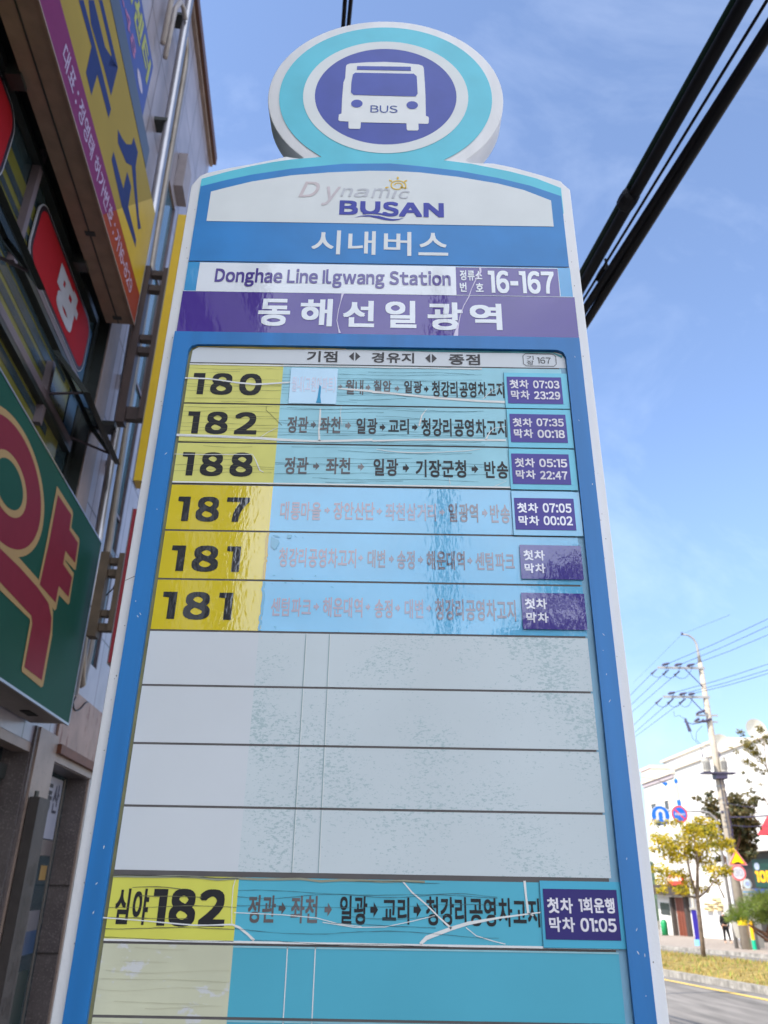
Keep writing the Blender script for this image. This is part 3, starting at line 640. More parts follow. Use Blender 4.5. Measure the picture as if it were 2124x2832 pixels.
route('187', LV[3], LV[4], yellow_g, sky_g, [('187', (c6, 283, 790, 370, 193), blk_g, .036)],
  [('대룡마을', (c6, 1010, 1297, 357, 228), P1), ('>', (c6, 1322, 1360, 314, 265), P1), ('장안산단', (c6, 1385, 1674, 357, 230), P1), ('>', (c7, 30, 67, 312, 262), P1), ('좌천삼거리', (c7, 90, 435, 352, 232), P2), ('>', (c7, 458, 495, 320, 268), P2), ('일광역', (c7, 520, 722, 362, 234), P4), ('>', (c7, 750, 788, 330, 268), P3), ('반송', (c7, 805, 940, 368, 240), P3)], True,
  ((c7, 955, 1425, 457, 157), sky_g, (c7, 972, 1382, 418, 202), ind_w, [('첫차', (c7, 988, 1130, 302, 235)), ('07:05', (c7, 1162, 1357, 302, 238)), ('막차', (c7, 997, 1138, 387, 322)), ('00:02', (c7, 1168, 1365, 388, 325))]), label='glossy route strip 187')
route('181', LV[4], LV[5], yellow_g, sky_g, [('181', (c6, 238, 727, 722, 537), blk_g, .036)],
  [('청강리공영차고지', (c6, 1000, 1545, 692, 555), P1), ('>', (c6, 1560, 1595, 650, 600), P1), ('대변', (c7, -33, 88, 674, 550), P3), ('>', (c7, 112, 148, 642, 585), P3), ('송정', (c7, 168, 290, 682, 555), P3), ('>', (c7, 312, 348, 648, 590), P3), ('해운대역', (c7, 370, 632, 687, 558), P4), ('>', (c7, 650, 685, 652, 598), P3), ('센텀파크', (c7, 705, 972, 692, 568), P3)], True,
  (None, None, (c7, 1010, 1432, 755, 523), ind_g, [('첫차', (c7, 1030, 1175, 627, 558)), ('막차', (c7, 1038, 1180, 714, 648))]), ex181, label='upper of the two glossy route strips numbered 181')
route('181', LV[5], LV[6], yellow_g, sky_g, [('181', (c6, 175, 672, 1060, 863), blk_g, .036)],
  [('센텀파크', (c6, 945, 1228, 1037, 905), P1), ('>', (c6, 1245, 1285, 997, 940), P1), ('해운대역', (c6, 1310, 1590, 1042, 903), P1), ('>', (c6, 1612, 1645, 997, 943), P1), ('송정', (c7, 15, 138, 1017, 888), P1), ('>', (c7, 158, 192, 977, 920), P1), ('대변', (c7, 220, 348, 1020, 888), P2), ('>', (c7, 370, 405, 977, 923), P2), ('청강리공영차고지', (c7, 428, 980, 1035, 888), P3)], True,
  (None, None, (c7, 1021, 1456, 1098, 850), ind_g, [('첫차', (c7, 1040, 1190, 959, 888)), ('막차', (c7, 1050, 1200, 1052, 982))]), wavy_edge(M('bare_teal', C(52, 150, 184), var=.1, **LAM2)), label='lower of the two glossy route strips numbered 181')
# blank strips
for k in range(6, 10):
    b = MB(fr_sign); vt, vb = LV[k] - HT, LV[k + 1] + HT
    b.rect((qL, uY - .002, vb, vt), E1, blank_w); b.rect((uY - .002, qR, vb, vt), E1, worn_w)
    for uu, m_ in ((S((838, 1900))[0], ink(150, 176, 180)), (S((905, 1900))[0], ink(150, 176, 180))):
        b.ribbon([(uu, vt), (uu, vb)], .0009, E2, m_); b.ribbon([(uu + .001, vt), (uu + .001, vb)], .0007, E2, crk_w)
    o = b.build('blank_strip', sign, normals=False)
route('심야', LV[10] - .003, LV[11], M('night_yellow', C(216, 214, 92), .5, .35, var=.06, vscale=18), teal_d, [('심야', (c8, 250, 440, 430, 222), BK, .03), ('182', (c8, 462, 882, 441, 224), BK, .04)],
  [('정관', (c8, 1010, 1168, 420, 260), ink(100, 92, 92)), ('>', (c8, 1185, 1227, 372, 298), ink(88, 80, 80)), ('좌천', (c8, 1255, 1408, 422, 263), ink(108, 102, 104)), ('>', (c8, 1448, 1490, 382, 303), ink(108, 102, 104)), ('일광', (c9, -17, 115, 362, 222), BK), ('>', (c9, 130, 167, 327, 252), BK), ('교리', (c9, 188, 318, 360, 230), BK), ('>', (c9, 338, 375, 327, 254), BK), ('청강리공영차고지', (c9, 398, 945, 370, 230), BK)], False,
  ((c9, 953, 1353, 476, 153), M('teal_sticker', C(70, 172, 204), .45, .4, var=.05), (c9, 967, 1325, 435, 191), ind_d, [('첫차', (c9, 980, 1103, 306, 232)), ('1회운행', (c9, 1132, 1303, 306, 232)), ('막차', (c9, 990, 1113, 396, 325)), ('01:05', (c9, 1140, 1312, 396, 330))]), exn, label='cracked night route strip 182')
LV2 = LV[12] - (LV[11] - LV[12])
for k, (va, vz) in enumerate(((LV[11], LV[12]), (LV[12], LV2))):
    b = MB(fr_sign); vt, vb = va - HT, vz + HT
    b.rect((qL, uY, vb, vt), E1, cream_w); b.rect((uY, qR, vb, vt), E1, teal_b)
    crackset(b, qL, uY, vb, vt, 7, ink(190, 187, 160), E2, 20 + k, .0004)
    for uu in (S((790, 2720))[0], S((868, 2720))[0]): b.ribbon([(uu, vt), (uu, vb)], .0011, E2, crk_w)
    b.ribbon([(uY, vt - .001), (qR, vt - .0008)], .0016, E2, ink(150, 196, 206))
    b.build('blank_strip', sign, normals=False)['label'] = 'blank strip of peeling cream and teal vinyl'

#@@LEFT
# ------------------------------------------------------------------ left building
stone = tile_mat('pale_stone_tile', C(146, 139, 148), C(70, 56, 52), .62, .93, .012, .3, .06)
granite = M('dark_granite', C(84, 76, 76), .35, .5, var=.25, vscale=6, speck=C(118, 110, 108), speck_t=.56, speck_s=70, bump=.15, bscale=120)
beige_st = M('beige_stone', C(134, 116, 106), .45, .45, var=.2, vscale=4, speck=C(112, 94, 86), speck_t=.6, speck_s=30)
rust_st = M('rust_stained_stone', C(142, 116, 104), .5, .4, var=.25, vscale=5, speck=C(112, 68, 48), speck_t=.56, speck_s=9, speck_stretch=(1, 1, .3))
frame_d = M('dark_window_frame', C(42, 47, 46), .35, .5, var=.2, vscale=10)
frame_m = M('mauve_window_frame', C(96, 86, 92), .4, .5, var=.15, vscale=6)
glass_d = M('window_glass', C(42, 58, 64), .04, .6, var=.35, vscale=1.2)
glass_b = M('blue_window_glass', C(62, 96, 114), .06, .6, var=.3, vscale=1.0)
inter = M('dark_interior', C(24, 24, 23), .8, .2, var=.3, vscale=2)
brown = M('roof_trim_brown', C(84, 54, 42), .5, .4, var=.2, vscale=5)
B0, B1 = -5.8, 9.5
bld = thing('shop_building', 'stone clad shop building on the left with dark framed windows', 'building', fr_wall(2, 0, gz(0, 2, .13)))
def wall_holes(b, s0, s1, z0, z1, holes, m, depth=.24, rm=None):
    xs = sorted({s0, s1} | {h[0] for h in holes} | {h[1] for h in holes}); zs = sorted({z0, z1} | {h[2] for h in holes} | {h[3] for h in holes})
    xs = [x for x in xs if s0 <= x <= s1]; zs = [z for z in zs if z0 <= z <= z1]
    for i in range(len(xs) - 1):
        for j in range(len(zs) - 1):
            cx, cz = (xs[i] + xs[i + 1]) / 2, (zs[j] + zs[j + 1]) / 2
            if any(h[0] < cx < h[1] and h[2] < cz < h[3] for h in holes): continue
            b.poly([(xs[i], zs[j]), (xs[i + 1], zs[j]), (xs[i + 1], zs[j + 1]), (xs[i], zs[j + 1])], 0, m)
    for h in holes:
        a0, a1, c0, c1_ = h; rmm = granite if c1_ < 3 else frame_d if c1_ < 9.5 else (rm or m)
        for P in ([(a0, 0, c0), (a0, -depth, c0), (a0, -depth, c1_), (a0, 0, c1_)], [(a1, 0, c0), (a1, 0, c1_), (a1, -depth, c1_), (a1, -depth, c0)], [(a0, 0, c1_), (a0, -depth, c1_), (a1, -depth, c1_), (a1, 0, c1_)], [(a0, 0, c0), (a1, 0, c0), (a1, -depth, c0), (a0, -depth, c0)]):
            b.poly3(P, rmm)
W2 = (B0 + .3, 6.30, 3.2, 6.50); W3 = (B0 + .3, 5.72, 7.55, 9.45); W4 = (7.32, 7.92, 3.4, 9.6)
SHOP = (B0 + .3, 6.44, -.5, 2.47); PILR = Fa((150, 2112), .035)[0]; DOOR = (PILR, 8.27, -.5, 2.40)
ROOF = 12.42
b = MB(fr_wall)
wall_holes(b, B0, B1, -.6, ROOF, [W2, W3, W4, SHOP, DOOR], stone, rm=beige_st)
b.box(B0, B1, -9, -.9, -.6, ROOF - .05, inter)
for s in (B0, B1): b.poly3([(s, 0, -.6), (s, -9, -.6), (s, -9, ROOF), (s, 0, ROOF)], stone)
b.poly3([(B0, 0, ROOF), (B1, 0, ROOF), (B1, -9, ROOF), (B0, -9, ROOF)], beige_st)
b.build('wall', bld, normals=False)
b = MB(fr_wall); b.box(B0 - .08, B1 + .08, -.2, .10, ROOF - .02, ROOF + .16, brown); b.box(B0, B1 + .05, .002, .05, ROOF - .10, ROOF - .02, beige_st); b.build('roof', bld)
# second floor window band
def window(name, w, d, vert, hor, fm, gm, fw=.05, lower=None, glass_cols=None):
    b = MB(fr_wall); a0, a1, z0, z1 = w
    b.rect(w, -d, gm)
    g = b.build('window', bld, normals=False)
    f = MB(fr_wall)
    e = .004
    f.box(a0, a1, -d + e, -.05, z0, z0 + fw, fm); f.box(a0, a1, -d + e, -.05, z1 - fw, z1, fm); f.box(a0, a0 + fw, -d + e, -.051, z0 + fw, z1 - fw, fm); f.box(a1 - fw * 1.4, a1, -d + e, -.10, z0 + fw, z1 - fw, fm)
    for x, ww, m_ in vert: f.box(x - ww / 2, x + ww / 2, -d + e, -.06, z0 + fw, z1 - fw, m_)
    for z, ww, m_ in hor: f.box(a0 + fw, a1 - fw * 3, -d + e, -.058, z - ww / 2, z + ww / 2, m_)
    if name == 'w2':
        x = Fa(f3(585, 780), -.1)[0]; f.box(x - .03, x + .03, -d + e, -.06, 4.70, 5.27, frame_m)
        x = Fa(f5(370, 450), -.1)[0]; f.box(x - .03, x + .03, -d + e, -.06, 5.36, 6.44, frame_m)
    f.build('frame', g)
    return g
vz = Fa(f3(240, 300), -.1)[1]
w2 = window('w2', W2, .12, [(2.2, .05, frame_m), (.6, .05, frame_m), (-1, .05, frame_m), (-2.6, .05, frame_m), (-4.2, .05, frame_m)],
       [(Fa(f3(400, 900), -.1)[1], .08, frame_m), (Fa(f3(470, 1000), -.1)[1] - .07, .05, frame_d), (Fa(f3(640, 300), -.1)[1], .05, frame_m), (Fa(f3(590, 300), -.1)[1], .05, frame_d), (4.3, .06, frame_d), (6.3, .06, frame_d)], frame_d, glass_d, .06)
# paper strips showing behind the glass; the blue reflections are painted rectangles
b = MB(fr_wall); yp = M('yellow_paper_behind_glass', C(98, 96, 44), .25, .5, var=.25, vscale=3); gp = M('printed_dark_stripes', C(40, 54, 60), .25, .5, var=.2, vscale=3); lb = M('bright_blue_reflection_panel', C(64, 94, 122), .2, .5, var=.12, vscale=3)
b.rect((2.6, 5.95, 4.2, 6.05), -.115, yp)
for i in range(14):
    z = 4.26 + i * .122
    b.rect((2.8 + .2 * (i % 2), 5.80 - .15 * (i % 3), z, z + .06 + .02 * (i % 3)), -.112, gp)
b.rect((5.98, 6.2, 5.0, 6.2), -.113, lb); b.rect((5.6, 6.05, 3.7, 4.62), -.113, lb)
b.build('poster_and_reflection', w2, normals=False)
b = MB(fr_wall); b.box(6.305, 6.62, .002, .012, 3., 7.4, beige_st); b.build('window_surround', bld)
# two awning sashes pushed open
def sash(s0, s1, zt, zb, out_):
    f = MB(fr_wall); t = .045; w = .06
    def P(a, k, e): return (a, -.03 + out_ * k + e, zt + (zb - zt) * k)
    def bar(a0, a1, k0, k1, m_):
        V = [P(a, k, e) for k in (k0, k1) for e in (0, t) for a in (a0, a1)]
        f.add(V, [(0, 2, 3, 1), (4, 5, 7, 6), (0, 1, 5, 4), (2, 6, 7, 3), (0, 4, 6, 2), (1, 3, 7, 5)], m_)
    bar(s0, s1, 0, .1, frame_d); bar(s0, s1, .88, 1, frame_d); bar(s0, s0 + w, .1, .88, frame_d); bar(s1 - w, s1, .1, .88, frame_d)
    f.add([P(s0 + w, .1, t / 2), P(s1 - w, .1, t / 2), P(s1 - w, .88, t / 2), P(s0 + w, .88, t / 2)], [(0, 1, 2, 3)], M('open_sash_glass', C(30, 52, 54), .05, .6, var=.3, vscale=2))
    f.tube([P(s1 - .1, .85, 0), (s1 - .25, -.1, zb + .12)], .012, frame_m, 6)
    f.tube([P(s0 + .1, .85, 0), (s0 + .25, -.1, zb + .12)], .012, frame_m, 6)
    return f.build('open_window', w2)
sash(5.2, 6.36, 5.27, 4.90, .30)
sash(2.6, 4.05, 5.27, 4.90, .30)
sash(.8, 2.1, 5.16, 4.88, .02)
window('w3', W3, .15, [(4.55, .05, frame_m), (2.6, .05, frame_m), (.8, .05, frame_m), (-1, .05, frame_m)], [(8.5, .05, frame_d)], frame_d, glass_d, .07)
f = MB(fr_wall); f.box(3.8, 5.85, .14, .19, 8.04, 8.30, M('black_sash', C(26, 28, 32), .3, .5)); f.build('open_window', bld)
b = MB(fr_wall); b.rect(W4, -.03, glass_b); w4 = b.build('window', bld, normals=False)
b = MB(fr_wall); b.box(7.32, 7.345, -.029, .004, 3.4, 9.6, frame_m); b.box(7.885, 7.92, -.029, .004, 3.4, 9.6, frame_m)
for z in (5.0, 6.6, 8.2): b.box(7.346, 7.884, -.028, -.01, z, z + .04, frame_m)
b.build('frame', w4)
b = MB(fr_wall); b.box(7.55, 7.80, -.06, .02, 3.75, 4.6, frame_d); b.rect((7.58, 7.68, 3.8, 4.55), .022, glass_d); b.build('open_window', bld)
# shop front
b = MB(fr_wall); b.rect((SHOP[0], SHOP[1], -.5, 2.47), -.20, glass_d); sw = b.build('shop_window', bld, normals=False)
b = MB(fr_wall)
for q_ in (6.36, 5.7, 4.6, 3.2, 1.8): b.box(q_ - .03, q_ + .03, -.199, -.15, -.4, 2.2, frame_d)
b.box(SHOP[0], 6.43, -.199, -.14, 2.2, 2.30, frame_d); b.rect((5.75, 6.30, 1.35, 1.95), -.195, M('pale_shop_poster', C(96, 104, 84), .3, .4, var=.3, vscale=6))
b.build('frame', sw)
b = MB(fr_wall); b.box(SHOP[0], 6.44, -.13, -.002, 2.40, 2.468, beige_st); b.build('shop_lintel', bld)
# pilaster between shop and doorway
b = MB(fr_wall); b.box(6.50, PILR - .004, .002, .035, -.5, 2.60, beige_st); b.box(6.445, 6.50, .002, .02, -.5, 2.6, granite); b.build('pilaster', bld)
b = MB(fr_wall); b.box(PILR, 8.42, .003, .022, 2.55, 3.05, rust_st); b.box(PILR + .005, 8.44, .022, .07, 2.47, 2.545, M('rusty_ledge', C(100, 62, 46), .6, .35, var=.3, vscale=12)); b.box(PILR + .01, 8.36, .004, .03, 2.405, 2.468, beige_st); b.build('lintel', bld)
b = MB(fr_wall); b.rect((PILR, 8.27, -.5, 2.40), -.185, glass_d); dr = b.build('door', bld, normals=False)
b = MB(fr_wall); b.rect((7.55, 8.12, 1.84, 2.36), -.182, M('white_sticker', C(140, 142, 156), .4, .4, var=.04)); b.text('동', (7.66, 7.84, 2.06, 2.30), -.179, ink(24, 26, 40), .03); b.text('산', (7.88, 8.06, 2.06, 2.31), -.179, ink(40, 42, 60), .01)
b.rect((7.5, 8.12, 1.10, 1.26), -.182, M('pale_notice', C(92, 90, 96), .4, .4)); b.rect((7.5, 8.12, .92, 1.10), -.181, M('blue_notice', C(36, 62, 92), .4, .4)); b.rect((7.5, 8.1, -.1, .8), -.182, M('green_notice', C(28, 46, 44), .4, .4)); b.rect((7.9, 8.1, 1.5, 1.62), -.182, M('amber_reflection', C(140, 110, 60), .4, .4))  # the amber rectangle is a reflection painted onto the door glass
b.build('stickers_and_reflection', dr, normals=False)
b = MB(fr_wall); b.box(8.15, 8.20, -.184, -.178, -.5, 2.38, M('aluminium_frame', C(116, 110, 104), .35, .5, metal=.4)); b.build('frame', dr)
b = MB(fr_wall); b.box(PILR + .01, 8.13, -.184, -.178, 1.70, 1.83, granite); b.build('crossrail', dr)
for z in (.9, 1.45, .3): b = MB(fr_wall); b.box(8.262, 8.2715, -.18, .001, z, z + .012, M('granite_joint', C(50, 44, 42), .7, .3)); b.build('stone_joint', bld)
b = MB(fr_wall); b.box(8.272, 8.32, .002, .02, -.5, 2.40, beige_st); b.build('jamb', bld)
b = MB(fr_wall); b.box(7.62, 7.98, .003, .12, 9.75, 10.35, M('cream_cabinet', C(132, 124, 128), .5, .4)); b.build('vent_box', bld)

# wooden plaque standing against the pilaster
wood = M('weathered_dark_wood', C(60, 54, 52), .6, .35, var=.3, vscale=5, bump=.3, bscale=30)
pq = thing('wooden_plaque', 'tall dark wooden plaque with vertical brush lettering beside the doorway', 'plaque', fr_wall(6.62, .06, gz(0, 6.6, .13)))
ql = Fa((110, 2206), .12)[0]; qr_ = Fa((139, 2211), .12)[0]; qt = Fa((118, 2206), .12)[1]
b = MB(fr_wall); b.box(ql, qr_, .045, .12, -.1, qt, wood); b.build('board', pq)
b = MB(fr_wall)
for i, ch in enumerate('예장원서예학원'): b.text(ch, (ql + .06, qr_ - .05, qt - .62 - i * .21, qt - .46 - i * .21), .1215, ink(34, 28, 30), .0)
b.build('lettering', pq, normals=False)
b = MB(fr_wall); b.tube([(ql + .04, .08, qt), (ql + .04, .08, qt + .045)], .018, frame_d, 8); b.build('hook', pq)

# big green shop sign
gs_f = M('green_sign_face', C(14, 66, 52), .6, .1, var=.08, vscale=2, coat=.0)
gs_b = M('beige_outline', C(148, 122, 82), .6, .1, var=.05); gs_r = M('crimson_letter', C(108, 30, 44), .6, .1, var=.06)
soff = M('sign_underside_metal', C(110, 100, 94), .5, .4, var=.2, vscale=5)
GS0, GS1, GZ0, GZ1 = -3.0, 6.27, 2.59, 4.09
gs = thing('shop_sign', 'big green shop sign with a huge crimson letter outlined in beige above the shop front', 'shop sign', fr_wall(2, .15, GZ0))
b = MB(fr_wall); b.box(GS0, GS1, .02, .292, GZ0, GZ1, soff)
b.box(GS0 - .01, GS1 + .012, .285, .302, GZ0 - .012, GZ0 + .004, M('silver_trim', C(140, 140, 144), .3, .5, metal=.7)); b.box(GS1, GS1 + .012, .285, .302, GZ0, GZ1, MATS['silver_trim']); b.box(GS0, GS1 + .012, .285, .302, GZ1, GZ1 + .012, MATS['silver_trim'])
b.box(5.75, 5.95, .1, .17, GZ0 - .006, GZ0 - .001, inter)
b.build('cabinet', gs)
b = MB(fr_wall); b.rect((GS0, GS1, GZ0 + .004, GZ1), .298, gs_f); b.build('face', gs, normals=False)
def PF(c, o, *pts): return [Fa(c(*p), o) for p in pts]
b = MB(fr_wall)
# the round letter is cut by the picture's edge: complete it as an ellipse through its visible side
for k, (rs, rz_, m_) in enumerate(((.655, .375, gs_b), (.585, .335, gs_r), (.30, .166, gs_b), (.23, .127, gs_f))): b.ell(4.24, 3.61, rs, rz_, .3005 + .0014 * k, m_, 60)
yo = PF(f2, .3, (498, 297), (632, 510), (638, 545), (622, 660), (692, 755), (694, 790), (662, 1025), (650, 1032), (572, 945), (572, 955), (645, 1060), (606, 1320), (595, 1335), (515, 1250), (490, 1375), (475, 1385), (325, 1180), (400, 820))
yi = PF(f2, .3, (505, 375), (622, 550), (605, 680), (680, 795), (654, 968), (570, 862), (550, 980), (628, 1095), (597, 1268), (512, 1170), (484, 1315), (345, 1160), (425, 800))
b.poly(yo, .3005, gs_b); b.poly(yi, .302, gs_r)
go = PF(f2, .3, (-260, 430), (0, 765), (170, 930), (330, 1110), (440, 1280), (462, 1400), (455, 1600), (375, 2045), (358, 2058), (190, 1920), (188, 1890), (262, 1480), (258, 1460), (0, 1210), (-330, 860))
gi = PF(f2, .3, (-230, 530), (0, 845), (170, 1010), (330, 1190), (420, 1320), (447, 1450), (440, 1560), (362, 1995), (210, 1880), (280, 1500), (272, 1430), (0, 1140), (-290, 800))
b.poly(go, .3012, gs_b); b.poly(gi, .3028, gs_r)
b.build('lettering', gs, normals=False)

# yellow estate agent sign
ys_f = M('yellow_sign_face', C(138, 118, 48), .6, .1, var=.06, vscale=2)
ys_p = M('magenta_band', C(104, 36, 80), .6, .1, var=.06); ys_l = M('blue_letter', C(34, 46, 92), .6, .1, var=.06)
ys_o = M('orange_band', C(128, 50, 26), .6, .1, var=.06); ys_t = M('pale_pink_print', C(160, 142, 166), .4, .4)
YZ0, YZ1, YS1, YP = 6.235, 7.66, 6.06, 6.59
ysn = thing('shop_sign', 'yellow shop sign with blue letters and a magenta band along its lower edge', 'shop sign', fr_wall(2, .15, YZ0))
b = MB(fr_wall); b.box(-3, YS1, .04, .292, YZ0, YZ1, M('brown_sign_box', C(132, 112, 98), .5, .4, var=.15)); b.box(-3, YS1, .285, .3015, YZ0 - .008, YZ0 + .006, MATS['brown_sign_box']); b.box(YS1, YS1 + .01, .285, .302, YZ0, YZ1, MATS['silver_trim'])
b.box(-3, YS1, .15, .162, YZ0 - .003, YZ0 + .001, frame_d); b.box(5.95, 6.0, .12, .2, YZ0 - .004, YZ0 + .001, frame_d); b.box(4.9, 4.95, .12, .2, YZ0 - .004, YZ0 + .001, frame_d)
for s in (1.5, 3.6, 5.3): b.box(s - .06, s + .06, -.05, .05, YZ0 - .03, YZ0 + .08, frame_d)
b.build('cabinet', ysn)
b = MB(fr_wall); b.rect((-3, YS1, YP, YZ1), .297, ys_f); b.poly([(-3, YZ0 + .006), (4.72, YZ0 + .006), (5.0, YP), (-3, YP)], .297, ys_p); b.poly([(4.72, YZ0 + .006), (YS1, YZ0 + .006), (YS1, YP), (5.0, YP)], .297, ys_o)
b.poly([(5.0, YP), (YS1, YP), (YS1, YZ1), (5.87, YZ1)], .2976, M('reflection_edge_yellow', C(172, 142, 4), .45, .25, var=.06))  # reflection edge painted in: deeper yellow here, orange on the band below
b.build('face', ysn, normals=False)
b = MB(fr_wall)
mu = PF(f1, .3, (905, 0), (1000, 0), (1085, 420), (1140, 550), (1115, 660), (1040, 480), (950, 100))
# letter strokes traced as they lie on the sign
for P in ([(935, 480), (880, 740), (935, 970), (995, 760), (1110, 1205), (1135, 1110), (1020, 640)], [(905, 0), (960, 0), (1075, 480), (1205, 690), (1135, 975), (1060, 680), (930, 240)], [(1010, 0), (1045, 0), (1205, 690), (1105, 665), (1140, 560)], [(805, 0), (855, 0), (1020, 640), (940, 490)],
          [(1205, 1320), (1245, 1405), (1290, 1470), (1345, 1475), (1365, 1400), (1408, 1550), (1385, 1700), (1395, 1900), (1420, 2212), (1440, 2330), (1410, 2340), (1345, 1690), (1290, 1660), (1205, 1460)],
          [(1160, 1545), (1260, 1925), (1300, 1750), (1340, 1905), (1310, 2110), (1390, 2440), (1385, 2525), (1345, 2400), (1240, 2090), (1140, 1630)]):
    b.poly(PF(f1, .3, *P), .2985, ys_l)
b.text('사', (1.2, 2.2, 6.85, 7.55), .2985, ys_l, .05); b.text('개', (0., 1.0, 6.85, 7.55), .2985, ys_l, .05); b.text('중', (-1.2, -.2, 6.85, 7.55), .2985, ys_l, .05)
t0 = Fa(f1(640, 560), .3)[0]; t1 = Fa(f1(940, 1600), .3)[0]; u0 = Fa(f1(965, 1660), .3)[0]; u1 = Fa(crop(0, 500, .2712)(1340, 1110), .3)[0]
b.text('대표 : 정영태', (t0, t1, 6.33, 6.50), .2985, ys_t, .01); b.text('허가번호 : 가16-829', (u0, u1, 6.33, 6.50), .2985, ys_t, .01)
b.build('lettering', ysn, normals=False)

# blue third floor banner
bs_f = M('blue_banner', C(32, 46, 118), .4, .45, var=.08)
bsn = thing('banner_sign', 'blue banner sign with yellow letters high on the left building', 'banner', fr_wall(4, .1, 8.45))
b = MB(fr_wall); b.box(0, 5.58, .118, .145, 8.45, 9.22, bs_f); b.build('panel', bsn)
b = MB(fr_wall)
yl = M('banner_yellow', C(150, 150, 44), .4, .4)
for i, ch in enumerate('복지센터'): b.text(ch, (3.95 + i * .40, 4.30 + i * .40, 8.82, 9.14), .147, yl, .03)
b.text('051-721-17.48', (2.6, 5.05, 8.54, 8.68), .147, M('banner_pink', C(146, 84, 122), .4, .4), .02); b.ell(5.3, 8.60, .13, .055, .147, M('banner_pale', C(164, 152, 166), .4, .4), 24)
b.build('lettering', bsn, normals=False)

# red stickers on the windows
rd = M('red_sticker', C(138, 22, 30), .6, .1, var=.06); rdk = M('maroon_border', C(36, 24, 34), .4, .4); rdw = M('white_sticker_print', C(156, 156, 164), .4, .4)
def rrect(a0, a1, z0, z1, r, n=6):
    P = []
    for cx, cz, t in ((a1 - r, z0 + r, -1.57), (a1 - r, z1 - r, 0), (a0 + r, z1 - r, 1.57), (a0 + r, z0 + r, 3.14)):
        for i in range(n + 1): P.append((cx + r * math.cos(t + 1.57 * i / n), cz + r * math.sin(t + 1.57 * i / n)))
    return P
def sticker(a0, a1, z0, z1, txt, tm, label, r=None):
    b = MB(fr_wall); r = r or .17
    o_ = -.10
    b.prism(rrect(a0, a1, z0, z1, r), o_, o_ + .012, rdw); b.poly(rrect(a0 + .012, a1 - .012, z0 + .008, z1 - .008, r - .01), o_ + .0135, rdk); b.poly(rrect(a0 + .05, a1 - .05, z0 + .045, z1 - .045, r - .045), o_ + .015, rd)
    w = a1 - a0
    b.text(txt, (a0 + w * .38, a0 + w * .74, z0 + (z1 - z0) * .18, z1 - (z1 - z0) * .16), o_ + .0165, tm, .06)
    return tag(b.build('window_sign', normals=False), label, 'window sign', 'red signs on the upper windows')
sticker(4.52, 6.08, 5.60, 6.20, '땅', rdw, 'red rounded window sign with one white letter between the yellow and green signs')
sticker(2.35, 3.92, 5.60, 6.24, '집', M('lemon_print', C(150, 144, 20), .4, .4), 'red rounded window sign with yellow lettering cut by the picture edge')

# pipes on the wall
steel = M('stainless_pipe', C(160, 158, 162), .32, .5, metal=.9, var=.12, vscale=3); oldpipe = M('dull_brass_pipe', C(136, 126, 116), .42, .5, metal=.6, var=.2, vscale=4)
def vline(c, o, p, q): a = Fa(c(*p), o); d_ = Fa(c(*q), o); return (a[0] + d_[0]) / 2
idc = lambda x, y: (x, y)
s1 = 6.52; s2 = 7.0
pp = thing('drain_pipe', 'bright stainless pipe running up the left building, the nearer of two', 'pipe', fr_wall(s1, .15, 2.8), 'pipes on the left building')
def pipe_path(P, o): return [(s, o, z) for s, z in P]
b = MB(fr_wall); b.tube([(6.74, .15, 2.9), (6.70, .15, 4.3), (6.62, .15, 6.0), (6.46, .15, 8.3), (6.34, .15, 11.5), (6.30, .15, 12.6), (6.30, -.2, 12.9)], .05, steel, 14); b.build('pipe', pp, smooth=True)
b = MB(fr_wall)
for z in (3.6, 5.4, 7.4, 9.4, 11.2): b = MB(fr_wall); b.box(6.42 + (8 - z) * .04, 6.60 + (8 - z) * .04, .0, .15, z, z + .05, frame_d); b.build('bracket', pp)
pp = thing('drain_pipe', 'thinner brassy pipe with a curved foot beside the bright stainless pipe', 'pipe', fr_wall(s2, .1, 3), 'pipes on the left building')
b = MB(fr_wall); b.tube([(6.83, .15, 3.42), (6.83, .15, 3.25), (6.87, .15, 3.12), (6.96, .14, 3.05), (7.06, .12, 3.08), (7.13, .1, 3.18), (7.17, .1, 3.35), (7.19, .1, 4.5), (7.05, .1, 5.6), (6.90, .1, 8.3), (6.84, .1, 10.6), (6.82, .1, 11.0), (6.74, .1, 11.2), (6.60, .1, 11.25)], .045, oldpipe, 12); b.build('pipe', pp, smooth=True)
b = MB(fr_wall)
for z in (3.5, 5.2, 6.2, 7.3, 8.5, 9.6): b = MB(fr_wall); b.box(6.9 + (7 - z) * .04, 7.1 + (7 - z) * .04, .0, .1, z, z + .06, frame_d); b.build('bracket', pp)
pp = thing('vent_pipe', 'pale curved vent pipe hooked over near the roof of the left building', 'pipe', fr_wall(6.3, .1, 10)); 
b = MB(fr_wall); b.tube([(6.02, .1, 10.0), (6.03, .1, 10.9), (6.1, .12, 11.15), (6.2, .14, 11.2), (6.28, .16, 11.1)], .03, M('cream_pipe', C(150, 142, 140), .4, .4), 12); b.tube([(5.85, .1, 10.0), (5.82, .1, 11.9), (5.9, .12, 12.1)], .032, MATS['cream_pipe'], 12); b.build('pipe', pp, smooth=True)

